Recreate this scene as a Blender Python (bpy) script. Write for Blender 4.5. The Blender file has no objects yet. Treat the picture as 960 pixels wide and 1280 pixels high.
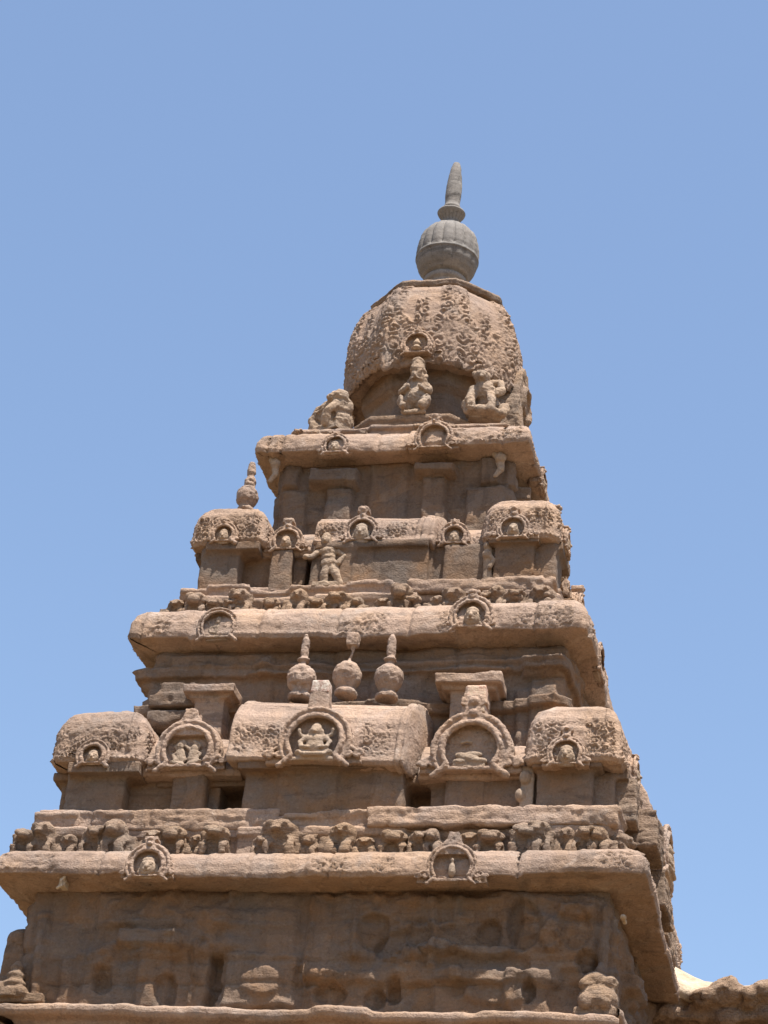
import bpy, math, random
import numpy as np
from math import sin, cos, pi, radians, sqrt, atan2
random.seed(7)
SC = bpy.context.scene
COL = SC.collection

# ------------------------------------------------------------------ camera
CAM = np.array([5.35936, -22.97632, 1.6])
HEAD, PITCH, ROLL = radians(13.95893), radians(30.47376), radians(5.43694)
FPX = 3330.07                      # focal length in pixels of a 960 x 1280 picture
_f = np.array([-sin(HEAD)*cos(PITCH), cos(HEAD)*cos(PITCH), sin(PITCH)])
_r = np.array([cos(HEAD), sin(HEAD), 0.0])
_u = np.cross(_r, _f)
CR = _r*cos(ROLL) + _u*sin(ROLL)
CU = -_r*sin(ROLL) + _u*cos(ROLL)

def at(px, py, y):
    """the point seen at a pixel, on the upright plane y = const (a wall or lip of the tower)"""
    d = _f*FPX + CR*(px-480) - CU*(py-640)
    t = (y-CAM[1])/d[1]
    return CAM + d*t

from mathutils import Matrix, Vector
cam_d = bpy.data.cameras.new("camera")
cam = bpy.data.objects.new("camera", cam_d)
COL.objects.link(cam)
M = Matrix(((CR[0], CU[0], -_f[0], CAM[0]), (CR[1], CU[1], -_f[1], CAM[1]), (CR[2], CU[2], -_f[2], CAM[2]), (0, 0, 0, 1)))
cam.matrix_world = M
cam_d.sensor_fit = 'VERTICAL'
cam_d.sensor_height = 24.0
cam_d.lens = FPX/1280*24.0
cam_d.clip_end = 5000
SC.camera = cam

# ------------------------------------------------------------------ numpy noise
def _hash(ix, iy, iz, seed):
    n = (ix*374761393 + iy*668265263 + iz*2147483647 + seed*1274126177) & 0xFFFFFFFF
    n = ((n ^ (n >> 13))*1274126177) & 0xFFFFFFFF
    n = (n ^ (n >> 16)) & 0xFFFF
    return n.astype(np.float64)/32767.5 - 1.0

def noise(P, scale, seed=0):
    Q = P*scale + 1000.0
    I = np.floor(Q).astype(np.int64)
    F = Q-I
    F = F*F*(3-2*F)
    x, y, z = I[:, 0], I[:, 1], I[:, 2]
    fx, fy, fz = F[:, 0], F[:, 1], F[:, 2]
    def h(a, b, c): return _hash(x+a, y+b, z+c, seed)
    c00 = h(0,0,0)*(1-fx)+h(1,0,0)*fx
    c10 = h(0,1,0)*(1-fx)+h(1,1,0)*fx
    c01 = h(0,0,1)*(1-fx)+h(1,0,1)*fx
    c11 = h(0,1,1)*(1-fx)+h(1,1,1)*fx
    return (c00*(1-fy)+c10*fy)*(1-fz)+(c01*(1-fy)+c11*fy)*fz

def fbm(P, scale, octv=4, seed=0, gain=0.5):
    a, s, out = 1.0, 0.0, 0.0
    for o in range(octv):
        out = out + a*noise(P, scale*2.03**o, seed+o*17)
        s += a
        a *= gain
    return out/s

def sstep(a, b, x):
    t = np.clip((x-a)/(b-a), 0, 1)
    return t*t*(3-2*t)

def box2(x, z, x0, x1, z0, z1, s=0.02):
    """soft rectangle, 1 inside"""
    return sstep(x0-s, x0+s, x)*(1-sstep(x1-s, x1+s, x))*sstep(z0-s, z0+s, z)*(1-sstep(z1-s, z1+s, z))

def scroll(u, v, seed=0, cell=0.11):
    """carved vine scrollwork: a height 0..1 over the (u, v) plane in metres"""
    W_ = np.stack([u.ravel(), v.ravel(), np.full(u.size, seed*1.3)], -1)
    u = u+(0.035*fbm(W_, 6, 2, seed+2)).reshape(u.shape); v = v+(0.035*fbm(W_, 6, 2, seed+4)).reshape(v.shape)
    worn = sstep(-0.35, 0.15, fbm(W_, 5, 3, seed+6)).reshape(u.shape)
    leaf = fbm(W_, 26, 2, seed+8).reshape(u.shape)
    iu, iv = np.floor(u/cell), np.floor(v/cell)
    best = np.full(u.shape, 9.0)
    th = np.zeros_like(u)
    sgn = np.zeros_like(u)
    for a in (-1, 0, 1):
        for b in (-1, 0, 1):
            ci, cj = (iu+a).astype(np.int64), (iv+b).astype(np.int64)
            z0 = np.zeros_like(ci)
            cx = (ci+0.5+0.3*_hash(ci, cj, z0, seed))*cell
            cy = (cj+0.5+0.3*_hash(ci, cj, z0, seed+5))*cell
            d = np.hypot(u-cx, v-cy)
            m = d < best
            best = np.where(m, d, best)
            th = np.where(m, np.arctan2(v-cy, u-cx), th)
            sgn = np.where(m, np.where(_hash(ci, cj, z0, seed+9) > 0, 1.0, -1.0), sgn)
    r = best/cell
    h = 0.5+0.5*np.cos(r*17.0 - sgn*th)
    return 0.4+((0.75*h+0.45*leaf)*np.clip(1.35-r*0.9, 0, 1)-0.4)*(0.25+0.75*worn)

# ------------------------------------------------------------------ materials
def new_mat(name):
    m = bpy.data.materials.new(name)
    m.use_nodes = True
    nt = m.node_tree
    nt.nodes.clear()
    return m, nt

class NB:
    def __init__(s, nt): s.nt = nt
    def n(s, typ, **kw):
        nd = s.nt.nodes.new(typ)
        for k, v in kw.items():
            if k.startswith('i_'):
                nd.inputs[k[2:].replace('_', ' ')].default_value = v
            else: setattr(nd, k, v)
        return nd
    def l(s, a, b): s.nt.links.new(a, b)
    def noise(s, vec, scale, detail=5, rough=0.55, dist=0.0):
        nd = s.n('ShaderNodeTexNoise')
        nd.inputs['Scale'].default_value = scale; nd.inputs['Detail'].default_value = detail
        nd.inputs['Roughness'].default_value = rough; nd.inputs['Distortion'].default_value = dist
        s.l(vec, nd.inputs['Vector']); return nd.outputs['Fac']
    def ramp(s, fac, stops):
        nd = s.n('ShaderNodeValToRGB')
        cr = nd.color_ramp
        while len(cr.elements) < len(stops): cr.elements.new(0.5)
        for e, (p, c) in zip(cr.elements, stops):
            e.position = p; e.color = (c[0], c[1], c[2], 1) if isinstance(c, (tuple, list)) else (c, c, c, 1)
        s.l(fac, nd.inputs['Fac']); return nd.outputs['Color']
    def mix(s, a, b, fac, mode='MIX'):
        nd = s.n('ShaderNodeMix'); nd.data_type = 'RGBA'; nd.blend_type = mode
        for sock, v in ((nd.inputs[0], fac), (nd.inputs[6], a), (nd.inputs[7], b)):
            if isinstance(v, (int, float)): sock.default_value = v
            elif isinstance(v, tuple): sock.default_value = (v[0], v[1], v[2], 1)
            else: s.l(v, sock)
        return nd.outputs[2]
    def bump(s, h, strength, dist, normal=None):
        nd = s.n('ShaderNodeBump'); nd.inputs['Strength'].default_value = strength; nd.inputs['Distance'].default_value = dist
        s.l(h, nd.inputs['Height'])
        if normal is not None: s.l(normal, nd.inputs['Normal'])
        return nd.outputs['Normal']

def stone_mat(name, base, ochre, grey, dark, pale, rough_amt=1.0, strata=0.5, grey_amt=0.5):
    m, nt = new_mat(name); b = NB(nt)
    geo = b.n('ShaderNodeNewGeometry')
    oi = b.n('ShaderNodeObjectInfo')
    pos = geo.outputs['Position']
    flat = b.n('ShaderNodeMapping'); flat.inputs['Scale'].default_value = (0.55, 0.55, 2.6)
    b.l(pos, flat.inputs['Vector']); fl = flat.outputs['Vector']
    c = b.mix(base, ochre, b.ramp(b.noise(pos, 1.3, 4, 0.6, 0.6), [(0.42, 0.0), (0.62, 1.0)]))
    c = b.mix(c, grey, b.ramp(b.noise(pos, 2.1, 6, 0.65, 0.8), [(0.62-0.22*grey_amt, 0.0), (0.78-0.12*grey_amt, 0.85)]))
    c = b.mix(c, pale, b.ramp(b.noise(pos, 5.5, 6, 0.7, 0.4), [(0.56, 0.0), (0.74, 0.75)]))
    c = b.mix(c, dark, b.ramp(b.noise(fl, 3.0, 6, 0.7, 0.6), [(0.55, 0.0), (0.72, 0.75)]))
    c = b.mix(c, dark, b.ramp(b.noise(pos, 17, 6, 0.72, 0.5), [(0.57, 0.0), (0.70, 0.65)]))
    c = b.mix(c, pale, b.ramp(b.noise(pos, 23, 5, 0.7, 0.3), [(0.60, 0.0), (0.72, 0.45)]))
    # fine grain and specks
    c = b.mix(c, b.ramp(b.noise(pos, 46, 3, 0.75), [(0.25, (0.45,)*3), (0.75, (1.0,)*3)]), 0.55, 'MULTIPLY')
    c = b.mix(c, dark, b.ramp(b.noise(pos, 95, 2, 0.6), [(0.66, 0.0), (0.74, 0.6)]))
    # blocks quarried apart: a tone for each, and dark weather streaks running down
    vb = b.n('ShaderNodeTexVoronoi'); vb.distance = 'CHEBYCHEV'; vb.inputs['Scale'].default_value = 1.0
    bm_ = b.n('ShaderNodeMapping'); bm_.inputs['Scale'].default_value = (1.7, 1.7, 2.6); b.l(pos, bm_.inputs['Vector']); b.l(bm_.outputs['Vector'], vb.inputs['Vector'])
    c = b.mix(c, b.ramp(vb.outputs['Color'], [(0.1, (0.78,0.76,0.76)), (0.5, (0.96,0.93,0.91)), (0.9, (1.06,1.02,1.0))]), 0.85, 'MULTIPLY')
    sm_ = b.n('ShaderNodeMapping'); sm_.inputs['Scale'].default_value = (5.0, 5.0, 0.7); b.l(pos, sm_.inputs['Vector'])
    c = b.mix(c, dark, b.ramp(b.noise(sm_.outputs['Vector'], 1.6, 6, 0.68, 0.4), [(0.56, 0.0), (0.70, 0.6)]))
    # each piece its own slight tone
    c = b.mix(c, b.ramp(oi.outputs['Random'], [(0.0, (0.84, 0.83, 0.82)), (1.0, (1.0, 1.0, 1.0))]), 1.0, 'MULTIPLY')
    n1 = b.bump(b.noise(pos, 14, 8, 0.68, 0.3), 0.75*rough_amt, 0.035)
    n2 = b.bump(b.noise(fl, 22, 6, 0.7, 0.8), strata*rough_amt, 0.02, n1)
    vo = b.n('ShaderNodeTexVoronoi'); vo.inputs['Scale'].default_value = 60; b.l(pos, vo.inputs['Vector'])
    n3 = b.bump(vo.outputs['Distance'], 0.35*rough_amt, 0.008, n2)
    bs = b.n('ShaderNodeBsdfPrincipled'); bs.inputs['Roughness'].default_value = 0.93
    bs.inputs['Specular IOR Level'].default_value = 0.15
    b.l(c, bs.inputs['Base Color']); b.l(n3, bs.inputs['Normal'])
    out = b.n('ShaderNodeOutputMaterial'); b.l(bs.outputs[0], out.inputs['Surface'])
    return m

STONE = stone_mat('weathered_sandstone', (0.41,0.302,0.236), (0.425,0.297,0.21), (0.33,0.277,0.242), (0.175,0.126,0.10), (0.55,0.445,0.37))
SHADE_WALLST = stone_mat('shaded_wall_sandstone', (0.225,0.162,0.12), (0.265,0.162,0.095), (0.195,0.163,0.14), (0.10,0.07,0.052), (0.30,0.235,0.18), 0.9, 0.4, 0.75)  # wall sandstone with the shade under the eaves darkened into its colour
ROUGHST = stone_mat('eroded_sandstone', (0.385,0.28,0.208), (0.40,0.275,0.182), (0.31,0.255,0.21), (0.155,0.11,0.082), (0.50,0.40,0.31), 1.5, 0.8)
STATUE = stone_mat('figure_sandstone', (0.40,0.31,0.235), (0.41,0.30,0.21), (0.325,0.27,0.225), (0.19,0.14,0.108), (0.50,0.41,0.325), 0.9, 0.3)
GREYST = stone_mat('grey_granite', (0.25,0.238,0.226), (0.28,0.26,0.24), (0.165,0.16,0.157), (0.07,0.068,0.067), (0.40,0.385,0.365), 0.35, 0.15)

def plain_rock(name, c0, c1, scale=8, bumpd=0.02):
    m, nt = new_mat(name); b = NB(nt)
    geo = b.n('ShaderNodeNewGeometry'); pos = geo.outputs['Position']
    c = b.mix(c0, c1, b.ramp(b.noise(pos, scale, 6, 0.65), [(0.35, 0.0), (0.68, 1.0)]))
    bs = b.n('ShaderNodeBsdfPrincipled'); bs.inputs['Roughness'].default_value = 0.95
    bs.inputs['Specular IOR Level'].default_value = 0.1
    b.l(c, bs.inputs['Base Color']); b.l(b.bump(b.noise(pos, scale*2.5, 6, 0.65), 0.6, bumpd), bs.inputs['Normal'])
    out = b.n('ShaderNodeOutputMaterial'); b.l(bs.outputs[0], out.inputs['Surface'])
    return m
PLASTER = plain_rock('lime_plaster', (0.47,0.385,0.29), (0.30,0.22,0.15), 7, 0.05)
SAND = plain_rock('sandy_earth', (0.20,0.13,0.075), (0.13,0.10,0.05), 0.6, 0.05)
LICHEN = plain_rock('lichen_stone', (0.24,0.13,0.10), (0.58,0.53,0.45), 30, 0.02)

def brick_mat():
    m, nt = new_mat('worn_brick'); b = NB(nt)
    tc = b.n('ShaderNodeTexCoord')
    mp = b.n('ShaderNodeMapping'); mp.inputs['Rotation'].default_value = (pi/2, 0, 0)
    b.l(tc.outputs['Object'], mp.inputs['Vector'])
    br = b.n('ShaderNodeTexBrick'); br.inputs['Scale'].default_value = 14
    br.inputs['Color1'].default_value = (0.40,0.19,0.14,1); br.inputs['Color2'].default_value = (0.50,0.33,0.25,1)
    br.inputs['Mortar'].default_value = (0.50,0.40,0.29,1); br.inputs['Mortar Size'].default_value = 0.035
    b.l(mp.outputs['Vector'], br.inputs['Vector'])
    geo = b.n('ShaderNodeNewGeometry'); pos = geo.outputs['Position']
    c = b.mix(br.outputs['Color'], (0.48,0.36,0.25), b.ramp(b.noise(pos, 22, 5, 0.7), [(0.42, 0.0), (0.62, 0.85)]))
    n1 = b.bump(br.outputs['Fac'], 0.5, 0.012); n2 = b.bump(b.noise(pos, 45, 5, 0.7), 0.6, 0.02, n1)
    bs = b.n('ShaderNodeBsdfPrincipled'); bs.inputs['Roughness'].default_value = 0.95
    b.l(c, bs.inputs['Base Color']); b.l(n2, bs.inputs['Normal'])
    out = b.n('ShaderNodeOutputMaterial'); b.l(bs.outputs[0], out.inputs['Surface'])
    return m
BRICK = brick_mat()

# ------------------------------------------------------------------ object helpers
def tag(o, label=None, cat=None, group=None, kind=None):
    if label: o['label'] = label
    if cat: o['category'] = cat
    if group: o['group'] = group
    if kind: o['kind'] = kind
    return o

def empty(name, loc=(0,0,0)):
    o = bpy.data.objects.new(name, None); COL.objects.link(o); o.location = loc; o.empty_display_size = 0.3
    return o

def mesh_from(name, V, F, smooth=True):
    me = bpy.data.meshes.new(name)
    me.from_pydata([tuple(v) for v in V] if not isinstance(V, np.ndarray) else V.tolist(), [], F)
    me.update()
    if smooth: me.polygons.foreach_set('use_smooth', [True]*len(me.polygons))
    return me

def link(name, me, mat, parent=None, loc=(0,0,0), rz=0.0):
    o = bpy.data.objects.new(name, me)
    me.name = name
    if not me.materials: me.materials.append(mat)
    COL.objects.link(o); o.location = loc; o.rotation_euler.z = rz
    if parent is not None: o.parent = parent
    return o

def verts(me):
    n = len(me.vertices); a = np.empty(n*3); me.vertices.foreach_get('co', a); return a.reshape(n, 3)
def normals(me):
    n = len(me.vertices); a = np.empty(n*3, dtype=np.float32); me.vertices.foreach_get('normal', a); return a.reshape(n, 3).astype(float)
def setv(me, V):
    me.vertices.foreach_set('co', np.ascontiguousarray(V).ravel()); me.update()

def erode(me, amp=0.012, seed=0, fine=0.35, strata=0.25, off=(0,0,0), freq=1.0):
    """weather a dense mesh: push its vertices along their normals by several noises"""
    V = verts(me); N = normals(me); P = V+np.array(off)
    d = amp*fbm(P, 4.5*freq, 3, seed) + amp*fine*fbm(P, 24*freq, 3, seed+3)
    Q = P*np.array([0.5, 0.5, 3.2])
    d += amp*strata*fbm(Q, 9*freq, 3, seed+8)
    chip = np.clip(fbm(P, 7*freq, 3, seed+21)-0.33, 0, 1)      # bites taken out of the stone
    d -= amp*3.5*chip
    setv(me, V+N*d[:, None])

class Solid:
    """closed pieces gathered into one mesh, then welded by a voxel remesh"""
    def __init__(s): s.v = []; s.f = []
    def add(s, V, F):
        b = len(s.v); s.v += [tuple(p) for p in V]; s.f += [tuple(b+i for i in f) for f in F]
    def box(s, c, size, rz=0, taper=1.0, taper_y=None, rx=0, ry=0):
        x, y, z = size[0]/2, size[1]/2, size[2]/2
        ty = taper if taper_y is None else taper_y
        V = [(-x,-y,-z),(x,-y,-z),(x,y,-z),(-x,y,-z),(-x*taper,-y*ty,z),(x*taper,-y*ty,z),(x*taper,y*ty,z),(-x*taper,y*ty,z)]
        R = Matrix.Rotation(rz,3,'Z') @ Matrix.Rotation(ry,3,'Y') @ Matrix.Rotation(rx,3,'X')
        s.add([tuple(R @ Vector(p) + Vector(c)) for p in V], [(3,2,1,0),(4,5,6,7),(0,1,5,4),(1,2,6,5),(2,3,7,6),(3,0,4,7)])
    def ell(s, c, r, n=12, rot=(0,0,0)):
        R = (Matrix.Rotation(rot[2],3,'Z') @ Matrix.Rotation(rot[1],3,'Y') @ Matrix.Rotation(rot[0],3,'X'))
        V, F = [], []
        m = n*2
        for i in range(1, n):
            a = pi*i/n
            for j in range(m):
                t = 2*pi*j/m
                V.append(R @ Vector((r[0]*sin(a)*cos(t), r[1]*sin(a)*sin(t), r[2]*cos(a))) + Vector(c))
        V.append(R @ Vector((0,0,r[2])) + Vector(c)); V.append(R @ Vector((0,0,-r[2])) + Vector(c))
        T, B = len(V)-2, len(V)-1
        for i in range(n-2):
            for j in range(m):
                a, b_ = i*m+j, i*m+(j+1)%m
                F.append((a, a+m, b_+m, b_))
        for j in range(m):
            F.append((T, j, (j+1)%m)); F.append((B, (n-2)*m+(j+1)%m, (n-2)*m+j))
        s.add(V, F)
    def lathe(s, prof, c=(0,0,0), n=24, lean=(0,0)):
        V, F = [], []
        for (r, z) in prof:
            for j in range(n):
                t = 2*pi*j/n
                V.append((c[0]+r*cos(t)+lean[0]*z, c[1]+r*sin(t)+lean[1]*z, c[2]+z))
        k = len(prof)
        for i in range(k-1):
            for j in range(n):
                F.append((i*n+j, i*n+(j+1)%n, (i+1)*n+(j+1)%n, (i+1)*n+j))
        F.append(tuple(range(n))[::-1]); F.append(tuple((k-1)*n+j for j in range(n)))
        s.add(V, F)
    def tube(s, path, rad, n=10, flat=1.0):
        """round tube through points; rad a number or one per point"""
        pts = [Vector(p) for p in path]
        if not hasattr(rad, '__len__'): rad = [rad]*len(pts)
        V, F = [], []
        for i, p in enumerate(pts):
            t = (pts[min(i+1, len(pts)-1)]-pts[max(i-1, 0)]).normalized()
            a = Vector((0,1,0)) if abs(t.y) < 0.9 else Vector((1,0,0))
            e1 = (a - t*a.dot(t)).normalized(); e2 = t.cross(e1)
            for j in range(n):
                w = 2*pi*j/n
                V.append(p + e1*(cos(w)*rad[i]*flat) + e2*(sin(w)*rad[i]))
        k = len(pts)
        for i in range(k-1):
            for j in range(n):
                F.append((i*n+j, i*n+(j+1)%n, (i+1)*n+(j+1)%n, (i+1)*n+j))
        F.append(tuple(range(n))[::-1]); F.append(tuple((k-1)*n+j for j in range(n)))
        s.add(V, F)
        for e in (0, k-1): s.ell(pts[e], (rad[e]*0.98,)*3, 6)
    def prism(s, poly, y0, y1):
        """outline in x,z pushed from y0 to y1"""
        n = len(poly)
        V = [(x, y0, z) for x, z in poly]+[(x, y1, z) for x, z in poly]
        F = [tuple(range(n)), tuple(range(2*n-1, n-1, -1))]+[((i+1)%n, i, n+i, n+(i+1)%n) for i in range(n)]
        s.add(V, F)
    def weld(s, name, voxel, amp=0.006, seed=0, freq=1.0, fine=0.35, strata=0.25, smooth_it=1):
        me = mesh_from(name+'_raw', s.v, s.f, False)
        o = bpy.data.objects.new('tmp', me); COL.objects.link(o)
        md = o.modifiers.new('r', 'REMESH'); md.mode = 'VOXEL'; md.voxel_size = voxel
        if smooth_it:
            sm = o.modifiers.new('s', 'SMOOTH'); sm.factor = 0.5; sm.iterations = smooth_it
        dg = bpy.context.evaluated_depsgraph_get()
        out = bpy.data.meshes.new_from_object(o.evaluated_get(dg))
        bpy.data.objects.remove(o); bpy.data.meshes.remove(me)
        out.name = name
        out.polygons.foreach_set('use_smooth', [True]*len(out.polygons))
        if amp: erode(out, amp, seed, fine=fine, strata=strata, freq=freq)
        return out

def dens(prof, ds):
    """resample a polyline evenly"""
    P = np.array(prof, float); out = [P[0]]
    for a, b in zip(P[:-1], P[1:]):
        n = max(1, int(math.ceil(np.hypot(*(b-a))/ds)))
        for i in range(1, n+1): out.append(a+(b-a)*i/n)
    return np.array(out)

def sq_sweep(name, w0, prof, ds, height=None, zoff=None, corner=0.0, amp=0.012, seed=0, centre=(0,0), strata=0.25, fine=0.35, sides=(0,1,2,3), cap=False, taperx=None):
    """sweep a profile of (out, z) round a square of half-width w0, mitred at its corners.
    height(k, x, z, out) pushes the faces outwards, zoff(k, x, z, out) lifts them."""
    P = dens(prof, ds)
    m = len(P)
    V, F = [], []
    nt = int(2*w0/ds)
    t = np.linspace(-1, 1, nt+1)
    ncol = 0
    T, J = np.meshgrid(t, np.arange(m), indexing='ij')
    D, Z = P[:, 0][J], P[:, 1][J]
    for k in sides:
        x = T*(w0+D); y = -(w0+D)
        z = Z.copy()
        if corner:
            pull = np.clip((np.abs(T)*(w0+D)-(w0+D-corner))/corner, 0, 1)**2*corner*0.35
            x = x-np.sign(T)*pull*0.8; y = y+pull*0.8
        if height is not None: y = y-height(k, x.ravel(), z.ravel(), D.ravel()).reshape(x.shape)*np.clip((1-np.abs(T))*w0/0.05, 0, 1)
        if zoff is not None: z = z+zoff(k, x.ravel(), z.ravel(), D.ravel()).reshape(x.shape)
        c, s_ = cos(k*pi/2), sin(k*pi/2)
        X, Y = c*x-s_*y, s_*x+c*y
        b = len(V)*0+ncol*m
        V.append(np.stack([X+centre[0], Y+centre[1], z], -1).reshape(-1, 3))
        for i in range(nt):
            for j in range(m-1):
                a = b+i*m+j
                F.append((a, a+m, a+m+1, a+1))
        ncol += nt+1
    V = np.concatenate(V)
    me = mesh_from(name, V, F)
    # weld the mitres
    import bmesh
    bm = bmesh.new(); bm.from_mesh(me)
    bmesh.ops.remove_doubles(bm, verts=bm.verts, dist=0.0008)
    if cap: bmesh.ops.holes_fill(bm, edges=[e for e in bm.edges if e.is_boundary], sides=0)
    bm.to_mesh(me); bm.free()
    me.polygons.foreach_set('use_smooth', [True]*len(me.polygons))
    if amp: erode(me, amp, seed, fine=fine, strata=strata)
    return me

def grid_mesh(name, X, Y, Z, close_v=False):
    n, m = X.shape
    V = np.stack([X, Y, Z], -1).reshape(-1, 3)
    F = []
    for i in range(n-1):
        for j in range(m-1 if not close_v else m):
            j2 = (j+1) % m
            F.append((i*m+j, (i+1)*m+j, (i+1)*m+j2, i*m+j2))
    return V, F

def arc(cx, cz, r, a0, a1, n=40, y=0.0, sq=1.0):
    return [(cx+r*cos(radians(a0+(a1-a0)*i/n)), y, cz+sq*r*sin(radians(a0+(a1-a0)*i/n))) for i in range(n+1)]

# ------------------------------------------------------------------ ground, sky, sun
SUN_EL, SUN_AZ = radians(70), radians(140)         # azimuth clockwise from +y
w = bpy.data.worlds.new("World"); SC.world = w; w.use_nodes = True
nt = w.node_tree; nt.nodes.clear()
sky = nt.nodes.new('ShaderNodeTexSky'); sky.sky_type = 'NISHITA'; sky.sun_disc = False
sky.sun_elevation = SUN_EL; sky.sun_rotation = SUN_AZ
sky.air_density = 1.07; sky.dust_density = 1.0; sky.ozone_density = 0.6; sky.altitude = 0
bg = nt.nodes.new('ShaderNodeBackground'); bg.inputs['Strength'].default_value = 0.10
wo = nt.nodes.new('ShaderNodeOutputWorld')
nt.links.new(sky.outputs[0], bg.inputs['Color']); nt.links.new(bg.outputs[0], wo.inputs['Surface'])
sd = bpy.data.lights.new('sun', 'SUN'); sd.energy = 4.8; sd.angle = radians(0.53); sd.color = (1.0, 0.95, 0.87)
sun = bpy.data.objects.new('sun', sd); COL.objects.link(sun)
sv = Vector((sin(SUN_AZ)*cos(SUN_EL), cos(SUN_AZ)*cos(SUN_EL), sin(SUN_EL)))
sun.rotation_euler = sv.to_track_quat('Z', 'Y').to_euler()
sun.location = sv*40
SC.view_settings.view_transform = 'Standard'; SC.view_settings.look = 'None'
SC.view_settings.exposure = 1.15; SC.view_settings.gamma = 1.0; SC.view_settings.use_curve_mapping = False
SC.cycles.max_bounces = 8; SC.cycles.diffuse_bounces = 5

g = link('ground', mesh_from('ground', [(-900,-900,0),(900,-900,0),(900,900,0),(-900,900,0)], [(0,1,2,3)], False), SAND)
tag(g, kind='structure')

# ------------------------------------------------------------------ the tower
TOWER = empty('temple_tower', (0,0,0))
tag(TOWER, 'stepped brown stone temple tower with carved tiers and a pot finial', 'temple')
def part(name, me, mat, parent=None, loc=(0,0,0), rz=0.0): return link(name, me, mat, parent or TOWER, loc, rz)

def turn(o, k, parent=None):
    """a copy of a part turned by k quarter turns round the tower's axis, with its children"""
    c = o.copy(); COL.objects.link(c)
    a = k*pi/2
    x, y, z = o.location
    if (parent or TOWER) is TOWER:
        c.location = (cos(a)*x-sin(a)*y, sin(a)*x+cos(a)*y, z); c.rotation_euler.z = o.rotation_euler.z+a
    c.parent = parent or o.parent
    for ch in [q for q in COL.objects if q.parent == o]:
        d = ch.copy(); COL.objects.link(d); d.parent = c
    return c

# ---- walls of the three storeys -------------------------------------------------
def px_rect(px0, px1, py0, py1, y):
    a = at(px0, py1, y); b = at(px1, py0, y)
    return a[0], b[0], a[2], b[2]
Y1 = -2.50
W1 = []                        # (x0, x1, z0, z1, height, softness) on the first storey
def w1(px0, px1, py0, py1, h, s=0.02):
    x0, x1, z0, z1 = px_rect(px0, px1, py0, py1, Y1); W1.append((x0, x1, z0, z1, h, s))
w1(34, 68, 1140, 1262, 0.07); w1(70, 96, 1200, 1262, 0.05); w1(98, 150, 1180, 1262, 0.025)
w1(150, 226, 1168, 1187, 0.11, 0.012); w1(166, 214, 1187, 1265, 0.05, 0.02); w1(120, 372, 1118, 1160, 0.03, 0.03)
w1(255, 276, 1196, 1262, -0.13, 0.012); w1(278, 374, 1196, 1262, 0.06, 0.02); w1(150, 374, 1140, 1196, 0.035, 0.03)
w1(378, 745, 1120, 1212, 0.045, 0.015); w1(380, 700, 1214, 1232, 0.06, 0.02); w1(385, 470, 1216, 1270, 0.05, 0.03)
w1(540, 690, 1216, 1275, 0.05, 0.03); w1(562, 580, 1212, 1232, 0.05, 0.012); w1(748, 778, 1130, 1275, 0.08, 0.015)
w1(378, 395, 1122, 1262, 0.05, 0.01); w1(536, 552, 1124, 1212, 0.045, 0.01); w1(700, 748, 1135, 1148, 0.05, 0.01); w1(440, 452, 1130, 1200, 0.035, 0.01); w1(236, 250, 1180, 1262, 0.05, 0.01); w1(630, 644, 1216, 1265, 0.06, 0.012)
ARCH1 = []
for (px, py, rx, rz_, h) in ((468, 1168, .13, .16, -.05), (490, 1185, .14, .12, -.04), (528, 1170, .12, .15, -.045), (612, 1170, .10, .13, -.06),
                            (655, 1160, .15, .24, -.07), (690, 1172, .10, .16, .05), (722, 1165, .14, .20, -.055), (548, 1188, .2, .07, .07),
                            (605, 1192, .26, .05, .06), (505, 1198, .18, .05, .05), (468, 1250, .09, .09, -.06), (493, 1240, .07, .12, -.06),
                            (412, 1246, .14, .09, -.06), (735, 1205, .10, .10, -.07), (662, 1243, .06, .10, -.06), (620, 1245, .3, .12, .03),
                            (128, 1225, .10, .14, -.05), (206, 1240, .10, .17, -.05), (330, 1230, .2, .14, .03), (560, 1130, .5, .05, .03)):
    p = at(px, py, Y1); ARCH1.append((p[0], p[2], rx, rz_, h))
def wall1_h(k, x, z, d):
    h = np.zeros_like(x)
    Q = np.stack([x, np.full_like(x, k*5.0), z], -1)
    for zj in (9.42, 9.62, 9.98): h -= 0.018*np.exp(-((z-zj-0.02*fbm(Q, 1.5, 2, 90))/0.012)**2)
    rg = 1-np.abs(fbm(Q*np.array([1,1,1.3]), 3.6, 3, 88))*3.2
    h += 0.05*np.clip(rg, 0, 1)*sstep(-.1, .3, fbm(Q, 1.1, 2, 87))
    h += 0.03*fbm(Q, 3.2, 3, 91)-0.06*np.clip(fbm(Q, 5, 3, 93)-.3, 0, 1)
    xx = x+0.04*fbm(Q, 5, 3, 95); z = z+0.03*fbm(Q, 5, 3, 97)
    for a in W1: h += a[4]*box2(xx, z, a[0], a[1], a[2], a[3], a[5])
    for (cx, cz, rx, rz_, hh) in ARCH1:
        q = ((xx-cx)/rx)**2+((z-cz)/rz_)**2
        h += 1.25*hh*(1-sstep(0.66, 1.04, q))
    return h
part('storey_wall', sq_sweep('storey_wall', 2.50, [(0,9.0),(0,10.25),(0.01,10.33),(-0.5,10.34)], 0.02, wall1_h, amp=0.022, seed=3), SHADE_WALLST)

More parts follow.
